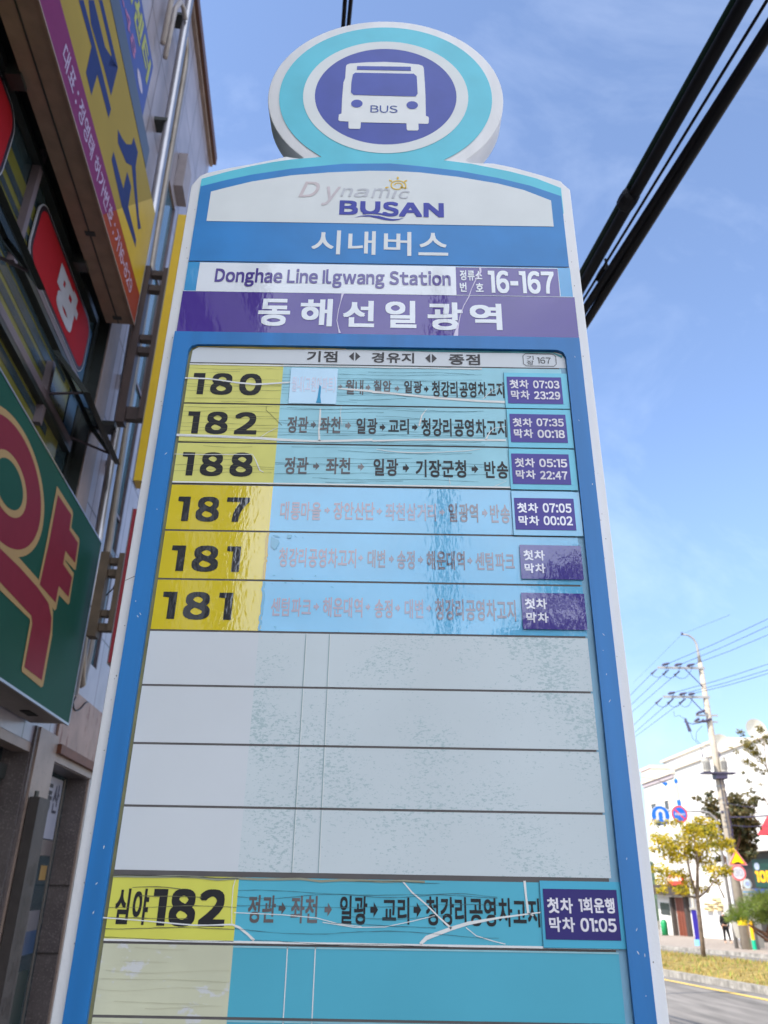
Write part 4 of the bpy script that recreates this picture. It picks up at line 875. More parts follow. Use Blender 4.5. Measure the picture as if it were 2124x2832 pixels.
# projecting blade signs on a brown steel bracket
steel_br = M('brown_steel', C(52, 38, 36), .5, .4, var=.2, vscale=6); steel_tan = M('rusty_tan_steel', C(80, 66, 52), .6, .35, var=.3, vscale=8)
def blade(label, s, o0, o1, z0, z1, m, braces, om, zm, bm_, txt):
    t = thing('blade_sign', label, 'projecting sign', fr_wall(s, o0, z0), 'signs projecting from the left building')
    b = MB(fr_wall); b.box(s, s + .16, o0, o1, z0, z1, m); b.build('panel', t)
    b = MB(fr_wall); b.box(s - .004, s + .164, o0 - .008, o0 - .001, z0 - .01, z1 + .01, MATS['silver_trim']); b.build('edge_trim', t)
    for z, h in braces: b = MB(fr_wall); b.box(s + .03, s + .10, om + .072, o0 - .009, z, z + h, bm_); b.build('bracket', t)
    b = MB(fr_wall); b.box(s - .02, s + .09, om, om + .07, zm[0], zm[1], bm_); b.build('bracket_post', t)
    b = MB(fr_wall); b.box(s - .01, s + .028, o0 - .05, o0 - .010, zm[0] + .05, zm[1], bm_); b.build('bracket_post', t)
    b = MB(lambda a, bb, c: fr_wall(s - bb, a, c))
    hh = (z1 - z0) / (len(txt) + .5)
    for i, ch in enumerate(txt): b.text(ch, (o0 + .12, o1 - .08, z1 - (i + 1) * hh + .05, z1 - i * hh - .08), .003, ink(60, 66, 120), .04)
    b.build('lettering', t, normals=False)
    return t
blade('yellow projecting sign panel on brown steel brackets, partly behind the bus stop sign', 6.12, .515, 1.25, 4.63, 7.73, M('yellow_blade', C(188, 156, 18), .35, .5, var=.06), ((6.93, .06), (6.74, .07), (6.14, .06), (5.99, .07), (5.26, .13)), .275, (5.2, 7.0), steel_br, '부동산')
blade('narrow red projecting sign panel below the yellow one', 6.12, .555, 1.25, 3.04, 4.36, M('red_blade', C(128, 30, 42), .35, .5, var=.06), ((3.87, .05), (3.76, .06), (3.42, .05), (3.30, .06)), .36, (3.24, 3.95), steel_tan, '약국')

# loose wires by the green sign
def cable(name, P, r, m, label, cat='cable', group=None, fr=fr_wall, n=6):
    b = MB(fr); b.tube(P, r, m, n); return tag(b.build(name, smooth=True), label, cat, group)
blackc = M('black_cable', C(24, 24, 28), .5, .4, var=.2)
cable('loose_wire', [(p[0], .03, p[1]) for p in PF(f4, .03, (470, 70), (488, 60), (505, 50), (480, 100), (485, 140), (500, 156), (520, 150), (540, 130), (560, 105), (577, 98))], .006, blackc, 'black loose wire curling out from behind the green sign')
cable('loose_wire', [(6.27, .25, 3.52), (6.33, .33, 3.56), (6.3, .45, 3.7), (6.1, .60, 3.95)], .006, blackc, 'thin dark wire sagging from the green sign to the red projecting sign')

#@@OVERHEAD
# ------------------------------------------------------------------ overhead cables
black_r = M('black_rubber_cable', C(22, 22, 28), .6, .3, var=.2); green_r = M('dark_green_cable', C(18, 52, 42), .55, .35, var=.2)
def line_between(p, q, z, ext=(3., 8.), sag=.0, n=24):
    A, B = Vz(p, z), Vz(q, z); d = (B - A); A2 = A - d.normalized() * ext[0]; B2 = B + d.normalized() * ext[1]
    return [A2.lerp(B2, i / n) for i in range(n + 1)]
def ov(name, p, q, z, r, m, label, ext=(3., 25.), grp='thick overhead cables'):
    b = MB(); P = line_between(p, q, z, ext); b.tube(P, r, m, 12); return tag(b.build(name, smooth=True), label, 'cable', grp)
Z0 = 5.3
o1 = ov('overhead_cable', (2033, 0), (1606, 760), Z0, .022, green_r, 'dark green overhead cable, leftmost of the thick cables crossing the sky')
o2 = ov('overhead_cable', (2060, 0), (1613, 785), Z0 - .05, .035, black_r, 'thick black overhead cable running tight against the dark green one')
o3 = ov('overhead_cable', (2122, 0), (1680, 720), Z0 - .05, .0085, black_r, 'thin black overhead wire between the two thick bundles')
o4 = ov('overhead_cable', (2140, 50), (1640, 820), Z0 - .1, .026, black_r, 'medium black overhead cable with a clamp, inside the right bundle')
o5 = ov('overhead_cable', (2150, 50), (1640, 862), Z0 - .12, .030, black_r, 'thick black overhead cable, rightmost of the bundles crossing the sky')
for p, q, lab in (((1722, 545), (1752, 560), 'lumpy black tie wrapped round the green and black cables'), ((1660, 745), (1672, 770), 'small black clamp with a twisted end on the middle cable')):
    A = Vz(p, Z0 - .04); B = Vz(q, Z0 - .04); b = MB()
    c_ = (A + B) / 2; ax = (Vz((1606, 760), Z0) - Vz((2033, 0), Z0)).normalized()
    rr = .055 if p[0] > 1700 else .03
    b.tube([c_ - ax * .06, c_ - ax * .045, c_, c_ + ax * .045, c_ + ax * .06], [rr * .7, rr, rr * 1.05, rr, rr * .7], black_r, 10)
    b.tube([c_, c_ + Vector((.03, -.05, -.05)), c_ + Vector((.0, -.09, .02 if p[0] > 1700 else .05))], .008, black_r, 6)
    tag(b.build('cable_tie'), lab, 'cable tie')
for p, q, lab, rr in (((957, -40), (948, 90), 'thin dark overhead wire above the round emblem, left of a pair', .013), ((974, -40), (962, 90), 'thin dark overhead wire above the round emblem, right of a pair', .013)):
    b = MB(); b.tube(line_between(p, q, 6.2, (2, 20)), rr, black_r, 8); tag(b.build('overhead_cable', smooth=True), lab, 'cable', 'pair of wires above the emblem')

#@@RIGHT
# ------------------------------------------------------------------ across the road
pole_c = M('concrete_pole', C(164, 154, 140), .7, .3, var=.15, vscale=4, bump=.2, bscale=30)
galv = M('galvanised_steel', C(150, 148, 146), .45, .5, metal=.3, var=.12, vscale=6)
insul = M('dark_insulator', C(64, 60, 84), .4, .5, var=.2, vscale=10); wirem = M('wire_grey', C(62, 66, 84), .6, .3)
HB = G((2066, 2626), .14); HY = HB.y
def hp(p): return Vy(p, HY)
pole = thing('utility_pole', 'tall concrete utility pole with two crossarms, insulators and transformers', 'utility pole', HB)
b = MB(); topp = hp(b1(905, 520))
b.tube([HB + Vector((0, 0, -.1)), HB.lerp(Vector((HB.x, HY, topp.z)), .5), Vector((HB.x, HY, topp.z))], [.23, .19, .13], pole_c, 14); b.build('pole_shaft', pole, smooth=True)
px_ = HB.x
b = MB(); tz = topp.z
hk_ = [(px_, HY, tz - .05), (px_, HY, tz + .6), (px_ - .02, HY, tz + 1.1), (px_ - .15, HY, tz + 1.4), (px_ - .4, HY, tz + 1.6), (px_ - .75, HY, tz + 1.66)]
b.tube(hk_, [.12, .08, .07, .06, .055, .05], galv, 10); b.tube([(px_ - .75, HY, tz + 1.6), (px_ - .75, HY, tz + 1.75)], .07, insul, 8); b.build('top_hook', pole, smooth=True)
def arm(y_px, x_l, x_r):
    A = hp(b1(x_l, y_px[0])); Bq = hp(b1(x_r, y_px[1])); z = (A.z + Bq.z) / 2
    b = MB(); b.box(A.x, Bq.x, HY - .16, HY - .08, z - .06, z + .06, galv)
    b.tube([(A.x + (px_ - A.x) * .62, HY - .12, z - .06), (px_, HY - .1, z - 1.15)], .03, insul, 6)
    b.build('crossarm', pole); return A.x, Bq.x, z
a1 = arm((572, 590), 455, 965); a2 = arm((885, 905), 515, 1020)
ins = MB(); wires = []
def insulators(az, xs_up, xs_dn):
    z = az
    for i, (pu, pd) in enumerate(zip(xs_up, xs_dn)):
        A = hp(b1(*pu[0])); B_ = hp(b1(*pu[1])); ins2 = MB()
        ins2.tube([(A.x, HY - .12, A.z), (A.x + .1, HY - .2, A.z + .02), (B_.x, HY - .3, B_.z)], [.05, .085, .05], insul, 8)
        Cc = hp(b1(*pd[0])); Dd = hp(b1(*pd[1]))
        ins2.tube([(Cc.x, HY - .1, Cc.z), Vector((Cc.x, HY, Cc.z)).lerp(Vector((Dd.x, HY + .1, Dd.z)), .7), (Dd.x, HY + .1, Dd.z)], [.03, .05, .09], insul, 8)
        L_ = [Vector((B_.x - .05, HY - .25, B_.z)), Vector(((B_.x + Dd.x) / 2 + .1, HY - .1, min(B_.z, Dd.z) - .38)), Vector(((B_.x + Dd.x) / 2 - .25, HY - .02, min(B_.z, Dd.z) - .3)), Vector((Dd.x + .02, HY + .1, Dd.z - .02))]
        LL = []
        for k in range(13):
            t = k / 12; q = ((1 - t) ** 3) * L_[0] + 3 * t * (1 - t) ** 2 * L_[1] + 3 * t * t * (1 - t) * L_[2] + t ** 3 * L_[3]; LL.append(q)
        ins2.tube(LL, .014, wirem, 6)
        ins2.build('insulator', pole)
        wires.append((Vector((B_.x, HY - .3, B_.z)), Vector((Dd.x, HY + .1, Dd.z))))
insulators(a1[2], [((505, 552), (572, 538)), ((640, 555), (710, 545)), ((772, 560), (842, 548))], [((450, 595), (402, 638)), ((578, 600), (530, 645)), ((700, 612), (655, 652))])
insulators(a2[2], [((570, 862), (635, 852)), ((690, 870), (755, 858)), ((790, 870), (845, 862))], [((505, 905), (452, 958)), ((632, 910), (582, 958)), ((760, 915), (708, 958))])
R_px = [(1659, 45), (1659, 125), (1659, 218), (1659, 535), (1659, 597), (1659, 636)]; L_px = [(200, 840), (210, 945), (220, 1025), (240, 1162), (250, 1245), (262, 1290)]
wl = ['uppermost', 'second', 'third', 'fourth', 'fifth', 'lowest']
for i, (A, B_) in enumerate(wires):
    Rq = Vz(b1(*R_px[i]), A.z); d_ = Rq - A; b = MB(); b.tube([A, A + d_ * .5 + Vector((0, 0, -.05)), A + d_, A + d_ * 1.3], .014, wirem, 6)
    tag(b.build('power_line', smooth=True), '%s thin power line running right from the utility pole' % wl[i], 'power line', 'power lines at the utility pole')
    Lq = Vz(b1(*L_px[i]), B_.z); d_ = Lq - B_
    b = MB(); b.tube([B_, B_ + d_, B_ + d_ * 1.5], .014, wirem, 6)
    tag(b.build('power_line', smooth=True), '%s thin power line running left from the utility pole behind the bus sign' % wl[i], 'power line', 'power lines at the utility pole')
b = MB(); T = Vector(hk_[-1]); b.tube([T, Vy(b1(200, 740), HY + 22)], .007, wirem, 5); b.tube([T, Vy(b1(1250, 0), HY - 14)], .007, wirem, 5); tag(b.build('guard_wire'), 'hair thin wire from the curved tip of the utility pole', 'power line')
# fuses, transformers, straps
b = MB(); q = hp(b1(1030, 1095)); b.box(px_ - .75, px_ + .45, HY - .14, HY - .08, q.z - .05, q.z + .05, galv)
b.box(px_ - .9, px_ + .4, HY - .12, HY - .06, q.z - .38, q.z - .3, galv)
for dx, dz in ((-.62, .12), (-.38, .2), (-.75, -.25), (-.5, -.32), (-.25, -.28), (-.1, -.25)): b.tube([(px_ + dx - .12, HY - .2, q.z + dz - .07), (px_ + dx + .12, HY - .2, q.z + dz + .06)], [.05, .075], insul, 8)
b.build('fuse_rack', pole)
q = hp(b1(780, 1190)); b = MB(); b.tube([(q.x - .12, HY - .2, q.z + .3), (q.x + .05, HY - .2, q.z - .4)], [.06, .1], insul, 8); b.tube([(q.x - .2, HY - .2, q.z + .12), (q.x + .25, HY - .2, q.z), (px_ - .3, HY - .15, q.z + .15)], .025, insul, 6)
pts = [b1(640, 1045), b1(645, 1100), b1(700, 1090), b1(760, 1130)]; b.tube([hp(p) for p in pts], .012, wirem, 5)
b.tube([hp(b1(*p)) for p in ((815, 1245), (840, 1330), (900, 1395), (950, 1470))], .012, wirem, 5); b.tube([hp(b1(*p)) for p in ((945, 1205), (885, 1270), (880, 1350), (930, 1400), (1030, 1412))], .012, wirem, 5); b.build('cutout_fuse', pole)
white_e = M('pale_enamel', C(176, 172, 162), .4, .45, var=.06, vscale=5)
for xl, xr in ((915, 1020), (1110, 1200)):
    A = hp(b1(xl, 1560)); B_ = hp(b1(xr, 1705)); r = (B_.x - A.x) / 2; b = MB()
    b.tube([((A.x + B_.x) / 2, HY - .25, B_.z), ((A.x + B_.x) / 2, HY - .25, A.z)], r, white_e, 16); b.tube([((A.x + B_.x) / 2, HY - .25, A.z), ((A.x + B_.x) / 2, HY - .25, A.z + .06)], [r * 1.06, r * .9], galv, 16)
    b.tube([((A.x + B_.x) / 2 - .1, HY - .25, A.z), ((A.x + B_.x) / 2 - .12, HY - .25, A.z + .35)], [.05, .03], insul, 8)
    for k in range(5): a = -2.6 + k * .5; b.box((A.x + B_.x) / 2 + r * math.cos(a) - .015, (A.x + B_.x) / 2 + r * math.cos(a) + .015, HY - .25 + r * math.sin(a) - .06, HY - .25 + r * math.sin(a), B_.z + .1, A.z - .15, galv)
    b.build('transformer', pole)
q = hp(b1(1090, 1720)); b = MB(); b.box(px_ - .95, px_ + .75, HY - .5, HY + .05, q.z - .05, q.z + .03, insul); b.box(px_ - .3, px_ + .3, HY - .45, HY + .1, q.z - .3, q.z - .05, insul)
for dz in (.6, 1.2, 1.9, 2.6, 3.4): b.tube([(px_, HY, q.z - dz), (px_, HY, q.z - dz - .07)], .215, galv, 14)
b.tube([(px_ + .17, HY - .12, q.z - .3), (px_ + .2, HY - .13, q.z - 5)], .03, insul, 6); b.tube([(px_ - .05, HY - .21, q.z - .3), (px_ - .05, HY - .24, q.z - 5.)], .02, wirem, 6)
for k in range(14):
    z = q.z - .2 - k * .22; a = random.uniform(-2.8, -.3); b.box(px_ + .2 * math.cos(a) - .06, px_ + .2 * math.cos(a) + .06, HY + .2 * math.sin(a) - .05, HY + .2 * math.sin(a) + .05, z, z + .1, random.choice((galv, insul, pole_c)))
b.build('cable_bracket', pole)
b = MB(); b.tube([HB + Vector((0, 0, 1.05)), HB + Vector((0, 0, 1.45))], .236, M('yellow_wrap', C(236, 200, 30), .5, .4), 14); b.build('yellow_wrap', pole)
# road signs on the pole
def sgn(p, rad, name, label, cat, build):
    q = Vy(p, HY - .30); b = MB(lambda a, bb, c: (q.x + a, q.y - bb, q.z + c)); build(b, rad); b.tube([(0, -.02, 0), (0, -.2, 0)], .03, galv, 6)
    return tag(b.build(name), label, cat)
sred = M('sign_red', C(206, 60, 66), .4, .45, var=.04); syel = M('sign_yellow', C(250, 206, 0), .4, .45, var=.03); swht = M('sign_white', C(190, 190, 194), .4, .45, var=.03); sblk = M('sign_black', C(40, 34, 34), .4, .4); sblu = M('sign_blue', C(0, 96, 190), .4, .45, var=.04)
def tri(b, r):
    T = [(-r, -r * .5), (r, -r * .5), (0, r * 1.05)]
    def sc(k, o=0): return [(x * k, (z - 0) * k + o) for x, z in T]
    b.prism(sc(1), -.02, 0, M('sign_pink_edge', C(240, 170, 170), .4, .4)); b.poly(sc(.9), .004, sred); b.poly(sc(.72, .01), .008, syel)
    b.poly([(-.26, -.19), (.26, -.19), (.2, -.165), (.1, -.11), (0, -.09), (-.1, -.11), (-.2, -.165)], .012, sblk)
sgn(b4(298, 215), .47, 'speed_bump_sign', 'yellow triangular speed bump warning sign with red border', 'road sign', tri)
def c30(b, r):
    b.prism([(r * math.cos(i * .1745), r * math.sin(i * .1745)) for i in range(36)], -.02, 0, M('sign_pink_edge', C(240, 170, 170), .4, .4)); b.ell(0, 0, r * .95, r * .95, .004, sred, 36); b.ell(0, 0, r * .80, r * .80, .008, swht, 36); b.text('30', (-.21, .21, -.14, .16), .012, ink(150, 150, 170), -.01)
sgn(b4(325, 490), .37, 'speed_limit_sign', 'round white speed limit sign reading 30 with red rim', 'road sign', c30)

# the second bus stop sign across the road
b_ = Vy(b4(530, 840), HY + 2.2); wbs = thing('bus_stop_sign', 'small distant white bus stop sign with round top across the road', 'bus stop sign', (b_.x, b_.y, gz(b_.x, b_.y, .14)))
fb = lambda a, bb, c: (b_.x + a, b_.y - bb, b_.z + c)
b = MB(fb); zb = gz(b_.x, b_.y, .14) - b_.z
P = [(-.36, zb), (-.36, -.02), (-.3, .03), (-.12, .05), (-.2, .1)] + [(.255 * math.cos(a), .27 + .255 * math.sin(a)) for a in [3.14 + .72 - i * (3.14 + 1.44) / 20 for i in range(21)]] + [(.2, .1), (.12, .05), (.3, .03), (.36, -.02), (.36, zb)]
b.prism(P, -.1, 0, white_e); b.build('sign_body', wbs)
b = MB(fb); b.ring(0, .27, .13, .2, .004, M('far_pale_blue', C(190, 214, 232), .5, .3), 30); b.ell(0, .27, .1, .1, .004, M('far_blue', C(150, 165, 205), .5, .3), 24); b.rect((-.3, .3, -.14, -.09), .004, M('far_blue_band', C(80, 160, 220), .5, .3)); b.rect((-.28, .3, -.30, -.24), .004, M('far_violet_band', C(150, 150, 200), .5, .3)); b.build('graphics', wbs, normals=False)

# grey sign post with curved arm and two round signs
SB = G(b3(1245, 1075), .14); SY = SB.y
sp = thing('sign_post', 'slim grey post with a curved top arm holding two round blue signs', 'sign post', SB)
tq = Vy(b2(905, 660), SY); q2 = Vy(b2(980, 780), SY)
b = MB(); b.tube([SB, (SB.x - .0, SY, q2.z - .3), (SB.x - .03, SY, q2.z + .1), (SB.x - .14, SY, tq.z - .25), (SB.x - .35, SY, tq.z - .05), (SB.x - .7, SY, tq.z), (Vy(b2(280, 640), SY).x, SY, tq.z + .06)], [.1, .075, .07, .065, .06, .05, .04], galv, 10)
b.tube([(SB.x - .03, SY, q2.z + .25), (SB.x - .9, SY, q2.z + .25)], .03, galv, 6); b.build('post', sp, smooth=True)
def round_sign(p, r, label, fn):
    q = Vy(p, SY - .12); b = MB(lambda a, bb, c: (q.x + a, q.y - bb, q.z + c)); b.prism([(r * math.cos(i * .157), r * math.sin(i * .157)) for i in range(40)], -.02, 0, swht); fn(b, r); return tag(b.build('road_sign', normals=False), label, 'road sign', 'round blue signs on the curved arm')
def uturn(b, r):
    b.ell(0, 0, r * .95, r * .95, .004, sblu, 40); b.ring(0, .08, r * .22, r * .50, .008, swht, 24, 0, math.pi); b.rect((-r * .50, -r * .22, -r * .62, .08), .008, swht); b.rect((r * .22, r * .50, -r * .3, .08), .008, swht)
    b.poly([(r * .12, -r * .3), (r * .6, -r * .3), (r * .36, -r * .62)], .008, swht)
def nostop(b, r):
    b.ell(0, 0, r * .97, r * .97, .004, sred, 40); b.ell(0, 0, r * .78, r * .78, .008, sblu, 40)
    b.poly([(-r * .6, r * .45), (-r * .45, r * .6), (r * .6, -r * .45), (r * .45, -r * .6)], .012, sred); b.text('주정차금지', (-r * .62, r * .62, -r * .16, r * .14), .016, swht, .03)
round_sign(b2(305, 708), .50, 'round blue road sign with a white turning arrow', uturn); round_sign(b2(545, 692), .44, 'round blue no stopping sign with red rim', nostop)

# far buildings
facade = M('white_plaster', C(214, 212, 208), .8, .25, var=.06, vscale=.8, bump=.1, bscale=8); facade2 = M('cream_plaster', C(208, 200, 186), .8, .25, var=.06, vscale=.8)
fdark = M('dark_canopy', C(70, 62, 58), .7, .3, var=.2, vscale=3); door_m = M('red_brown_door', C(120, 62, 44), .5, .4, var=.15, vscale=6, bump=.2, bscale=30); fwin = M('far_window_glass', C(70, 72, 76), .1, .6, var=.3, vscale=1)
def gbase(a): return gz(FARX, -a, .14)
# corner house with two small windows
A0 = -76.; A1 = Wf(b3(690, 880))[0]
zr = Wf(b2(300, 260))[1]
h1 = thing('white_house', 'low white house with two small windows and a dark canopy over its shop', 'house', (FARX, 66, gbase(-66)))
b = MB(fr_far); zt_ = Wf(b2(250, 290))[1] + .2
b.box(A0, A1, -10, 0, -4, zt_, facade); b.build('wall', h1)
b = MB(fr_far); b.box(A0, A1 + .05, -10, .25, zt_, zt_ + .22, facade2); b.box(A0, A1 + .02, .002, .12, zt_ - .3, zt_ - .004, M('eave_trim', C(176, 166, 170), .7, .3)); b.build('roof', h1)  # darker trim strip under the roof edge
ca, cz = Wf(b2(90, 120)); b = MB(fr_far); b.box(ca - 1.5, ca + 1.4, -2, -.2, zt_ + .22, cz - .1, facade2); b.box(ca - 1.6, ca + 1.5, -2.1, -.1, cz - .1, cz + .15, M('chimney_cap', C(206, 190, 192), .7, .3)); b.build('chimney', h1)
for p, q in (((190, 570), (262, 660)), ((358, 530), (425, 660))):
    A = Wf(b2(*p)); B_ = Wf(b2(*q)); b = MB(fr_far); b.box(A[0], B_[0], .004, .03, B_[1], A[1], fwin); w = b.build('window', h1)
    b = MB(fr_far); b.box(A[0] - .06, A[0], .004, .06, B_[1], A[1], facade2); b.box(B_[0], B_[0] + .1, .004, .06, B_[1], A[1], M('window_jamb', C(190, 176, 166), .7, .3)); b.box(A[0] - .06, B_[0] + .1, .004, .08, A[1], A[1] + .07, facade2); b.build('frame', w)
A = Wf(b3(150, 250)); B_ = Wf(b3(640, 375)); b = MB(fr_far); b.box(A0, B_[0], .003, 1.1, B_[1], B_[1] + .75, fdark); b.build('canopy', h1)
A = Wf(b3(425, 395)); B_ = Wf(b3(635, 890)); b = MB(fr_far); zb1 = gbase(A[0]) - .1; b.box(A[0], B_[0], .003, .06, zb1, A[1], door_m); dd_ = b.build('door', h1)
b = MB(fr_far)
for k in range(1, 4): a_ = A[0] + (B_[0] - A[0]) * k / 4; b.box(a_ - .015, a_ + .015, .061, .075, zb1, A[1], M('door_groove', C(80, 40, 30), .6, .3))
b.build('panel', dd_)
b = MB(fr_far); b.box(B_[0] + .05, B_[0] + .5, .003, .3, zb1, A[1] + .1, fdark); b.build('post', h1); b = MB(fr_far); b.box(A[0] - .75, A[0] - .25, .003, .3, zb1, A[1], fdark); b.build('post', h1)
A = Wf(b3(215, 400)); B_ = Wf(b3(370, 640)); b = MB(fr_far); b.box(A0, B_[0], .003, .05, gbase(A0) - .5, A[1], M('shop_white_panel', C(214, 212, 206), .6, .3)); b.rect((A[0], B_[0], B_[1], A[1] - .35), .055, fwin); b.build('shop_window', h1)
# tall white block
A = Wf(b2(360, 40)); Bq = Wf((1985, 2090)); h2 = thing('white_block', 'plain white rendered block rising behind the low house', 'house', (FARX + 3, 58, gbase(-58)))
b = MB(fr_far); zt2 = Wf((1900, 2083), -3)[1]; a_l = Wf((1833, 2100), -3)[0]; b.box(a_l, Wf((2000, 2100), -3)[0], -14, -3, -4, zt2, facade); b.build('wall', h2)
b = MB(fr_far); b.box(a_l - .25, Wf((2000, 2100), -3)[0], -14, -2.8, zt2, zt2 + .2, facade2); b.build('roof', h2)
# large white building on the right
a2l = A1 + .02; a2r = -34.
h3 = thing('white_building', 'big white building on the right with a dark green shop sign on its ground floor', 'building', (FARX, 46, gbase(-46)))
b = MB(fr_far); zt3 = Wf((2080, 2052))[1]; b.box(a2l + .55, a2r, -14, -.003, -4, zt3, facade)
b.build('wall', h3); b = MB(fr_far); b.box(a2l + .5, a2r, -14, .18, zt3, zt3 + .18, facade2); b.build('roof', h3)
A = Wf(b2(1300, 1180)); b = MB(fr_far); a_s = Wf(b2(1290, 1300))[0]; zs = Wf(b2(1600, 1165))[1]; b.box(a_s, a2r, .0, .04, gbase(a_s) - .6, zs, M('dark_shopfront', C(48, 42, 42), .4, .4, var=.25, vscale=2)); sf = b.build('shop_front', h3)
b = MB(fr_far); b.box(a_s - .1, a2r, .0, .9, zs, zs + .3, facade); b.build('ledge', h3)
A = Wf(b4(590, 210), .3); Bb = Wf(b4(940, 800), .3); gsn = thing('shop_sign', 'dark green shop sign with yellow characters across the road', 'shop sign', fr_far(A[0], .2, Bb[1]))
b = MB(fr_far); b.box(A[0], a2r, .05, .28, Bb[1], A[1], M('far_green_sign', C(24, 66, 56), .4, .45, var=.08)); b.build('panel', gsn)
b = MB(fr_far); r0 = Wf(b4(700, 690), .3); r1 = Wf(b4(875, 440), .3); gold = M('gold_letter', C(240, 176, 16), .4, .45); w_ = r1[0] - r0[0]
b.text('10', (r0[0], r1[0], r0[1], r1[1]), .284, gold, .06); b.text('E', (r1[0] + .05, r1[0] + .05 + w_ * .55, r0[1], r1[1]), .284, gold, .06); b.build('lettering', gsn, normals=False)
q = Wf(b4(660, 350), .35); b = MB(fr_far); b.ell(q[0] + .2, q[1], .38, .22, .29, M('sign_emblem', C(170, 180, 200), .5, .3), 20); b.build('emblem', gsn, normals=False)
A = Wf(b2(1560, 960), .8); b = MB(fr_far); b.add([(A[0], .1, A[1] + 1.2), (a2r, .1, A[1] + 1.2), (a2r, 1., A[1]), (A[0], 1., A[1]), (A[0], .1, A[1])], [(0, 1, 2, 3), (0, 3, 4)], M('red_awning', C(196, 52, 56), .6, .3, var=.1)); tag(b.build('awning'), 'red awning at the right edge above the dark shop front', 'awning')
A = Wf(b4(660, 870), .3); b = MB(fr_far); b.box(A[0], a2r, .05, .5, A[1] - .12, A[1] + .14, M('blue_rail', C(60, 84, 160), .5, .4)); tag(b.build('blue_band'), 'blue band below the dark green shop sign', 'fascia')
# white signboard on the low house, lettered
A = Wf(b2(590, 560), .3); Bq = Wf(b2(885, 815), .3); b = MB(fr_far); b.box(A[0], Bq[0], .05, .3, Bq[1], A[1], facade); b.text('요 가', (A[0] + 1.2, Bq[0] - .15, A[1] - .55, A[1] - .15), .304, ink(206, 196, 176), 0.); tag(b.build('signboard'), 'big white signboard with faint lettering between the houses', 'signboard')
A = Wf(b2(390, 1450), 1.2); Bq = Wf(b2(600, 1590), 1.2); b = MB(fr_far); b.box(A[0], Bq[0], 1.12, 1.3, Bq[1], A[1], M('red_sign_panel', C(206, 70, 52), .5, .4)); b.box(A[0] + .15, Bq[0] - .15, 1.3, 1.31, Bq[1] + .3, A[1] - .15, M('pale_red_print', C(240, 190, 180), .5, .4)); tag(b.build('signboard'), 'red signboard on the dark canopy, half hidden by yellow leaves', 'signboard')
# satellite dishes
for p, r, lab in ((b6(330, 430), .78, 'round white satellite dish on the roof beside the utility pole'), (b6(1040, 130), .82, 'white satellite dish behind the leaves at the right edge')):
    q = Vy(p, 60); n = 24; t = thing('satellite_dish', lab, 'satellite dish', (q.x, q.y, q.z - r)); b = MB(); V = []; F = []
    for i in range(6):
        rr = r * i / 5
        for k in range(n): a = 6.2832 * k / n; V.append((q.x + rr * math.cos(a) * .95, q.y + .25 - .3 * (i / 5) ** 2 + .15 * math.sin(a) * i / 5, q.z + rr * math.sin(a)))
    for i in range(5):
        for k in range(n): F.append((i * n + k, i * n + (k + 1) % n, (i + 1) * n + (k + 1) % n, (i + 1) * n + k))
    b.add(V, F, white_e); b.build('dish', t, smooth=True); b = MB(); b.tube([(q.x, q.y + .3, q.z), (q.x - .1, q.y + .4, q.z - 1.9)], .05, galv, 8); b.build('mast', t)

# people, posts and small things on the far pavement
def at(p, h=.14): return G(p, h)
q = at(b3(735, 1040)); t = thing('banner_pole', 'narrow violet banner post standing in a pale blue base', 'banner', q)
b = MB(); b.tube([q, q + Vector((-.02, 0, .3))], [.2, .17], M('pale_blue_base', C(120, 176, 214), .5, .4), 12); b.build('base', t)
b = MB(); hh = Vy(b3(660, 560), q.y).z - q.z; b.box(q.x - .13, q.x + .13, q.y - .03, q.y + .03, q.z + .3, q.z + hh, M('violet_cloth', C(54, 44, 150), .7, .3, var=.12, vscale=5)); b.build('banner', t)
b = MB(); b.box(q.x - .2, q.x + .2, q.y - .06, q.y + .06, q.z + hh, q.z + hh + .1, white_e); b.build('cap', t)
q = at(b3(290, 900)); b = MB(); h_ = Vy(b3(280, 690), q.y).z - q.z
b.tube([q, q + Vector((0, 0, h_ * .82)), q + Vector((0, 0, h_ * .93)), q + Vector((0, 0, h_))], [.26, .26, .2, .08], M('green_cylinder_paint', C(20, 140, 84), .4, .5, var=.1), 14); tag(b.build('gas_cylinder', smooth=True), 'green gas cylinder outside the shop at the left of the street', 'gas cylinder')
q = at(b4(672, 2110)); b = MB(); b.tube([q, q + Vector((0, 0, .42)), ], .1, M('mint_band', C(20, 168, 130), .5, .4), 10); b.tube([q + Vector((0, 0, .42)), q + Vector((0, 0, 1.25))], .085, M('amber_band', C(244, 180, 20), .5, .4), 10); tag(b.build('bollard'), 'yellow and green striped bollard beside the utility pole base', 'bollard')
q = at(b4(750, 2105)); b = MB(); h_ = Vy(b4(640, 1500), q.y).z - q.z; b.tube([q, q + Vector((0, 0, h_))], .075, galv, 10); tag(b.build('steel_post'), 'plain grey steel post right of the striped bollard', 'post')
q = at(b4(420, 2090)); t = thing('leaning_board', 'white board leaning on grey legs between sign post and utility pole', 'board', q)
b = MB(); b.add([(q.x - .25, q.y, q.z + .5), (q.x + .12, q.y, q.z + .4), (q.x + .02, q.y + .2, q.z + 1.25), (q.x - .3, q.y + .2, q.z + 1.25), (q.x - .25, q.y + .04, q.z + .5), (q.x + .12, q.y + .04, q.z + .4), (q.x + .02, q.y + .24, q.z + 1.25), (q.x - .3, q.y + .24, q.z + 1.25)], [(0, 1, 2, 3), (7, 6, 5, 4), (0, 4, 5, 1), (1, 5, 6, 2), (2, 6, 7, 3), (3, 7, 4, 0)], white_e); b.build('panel', t)
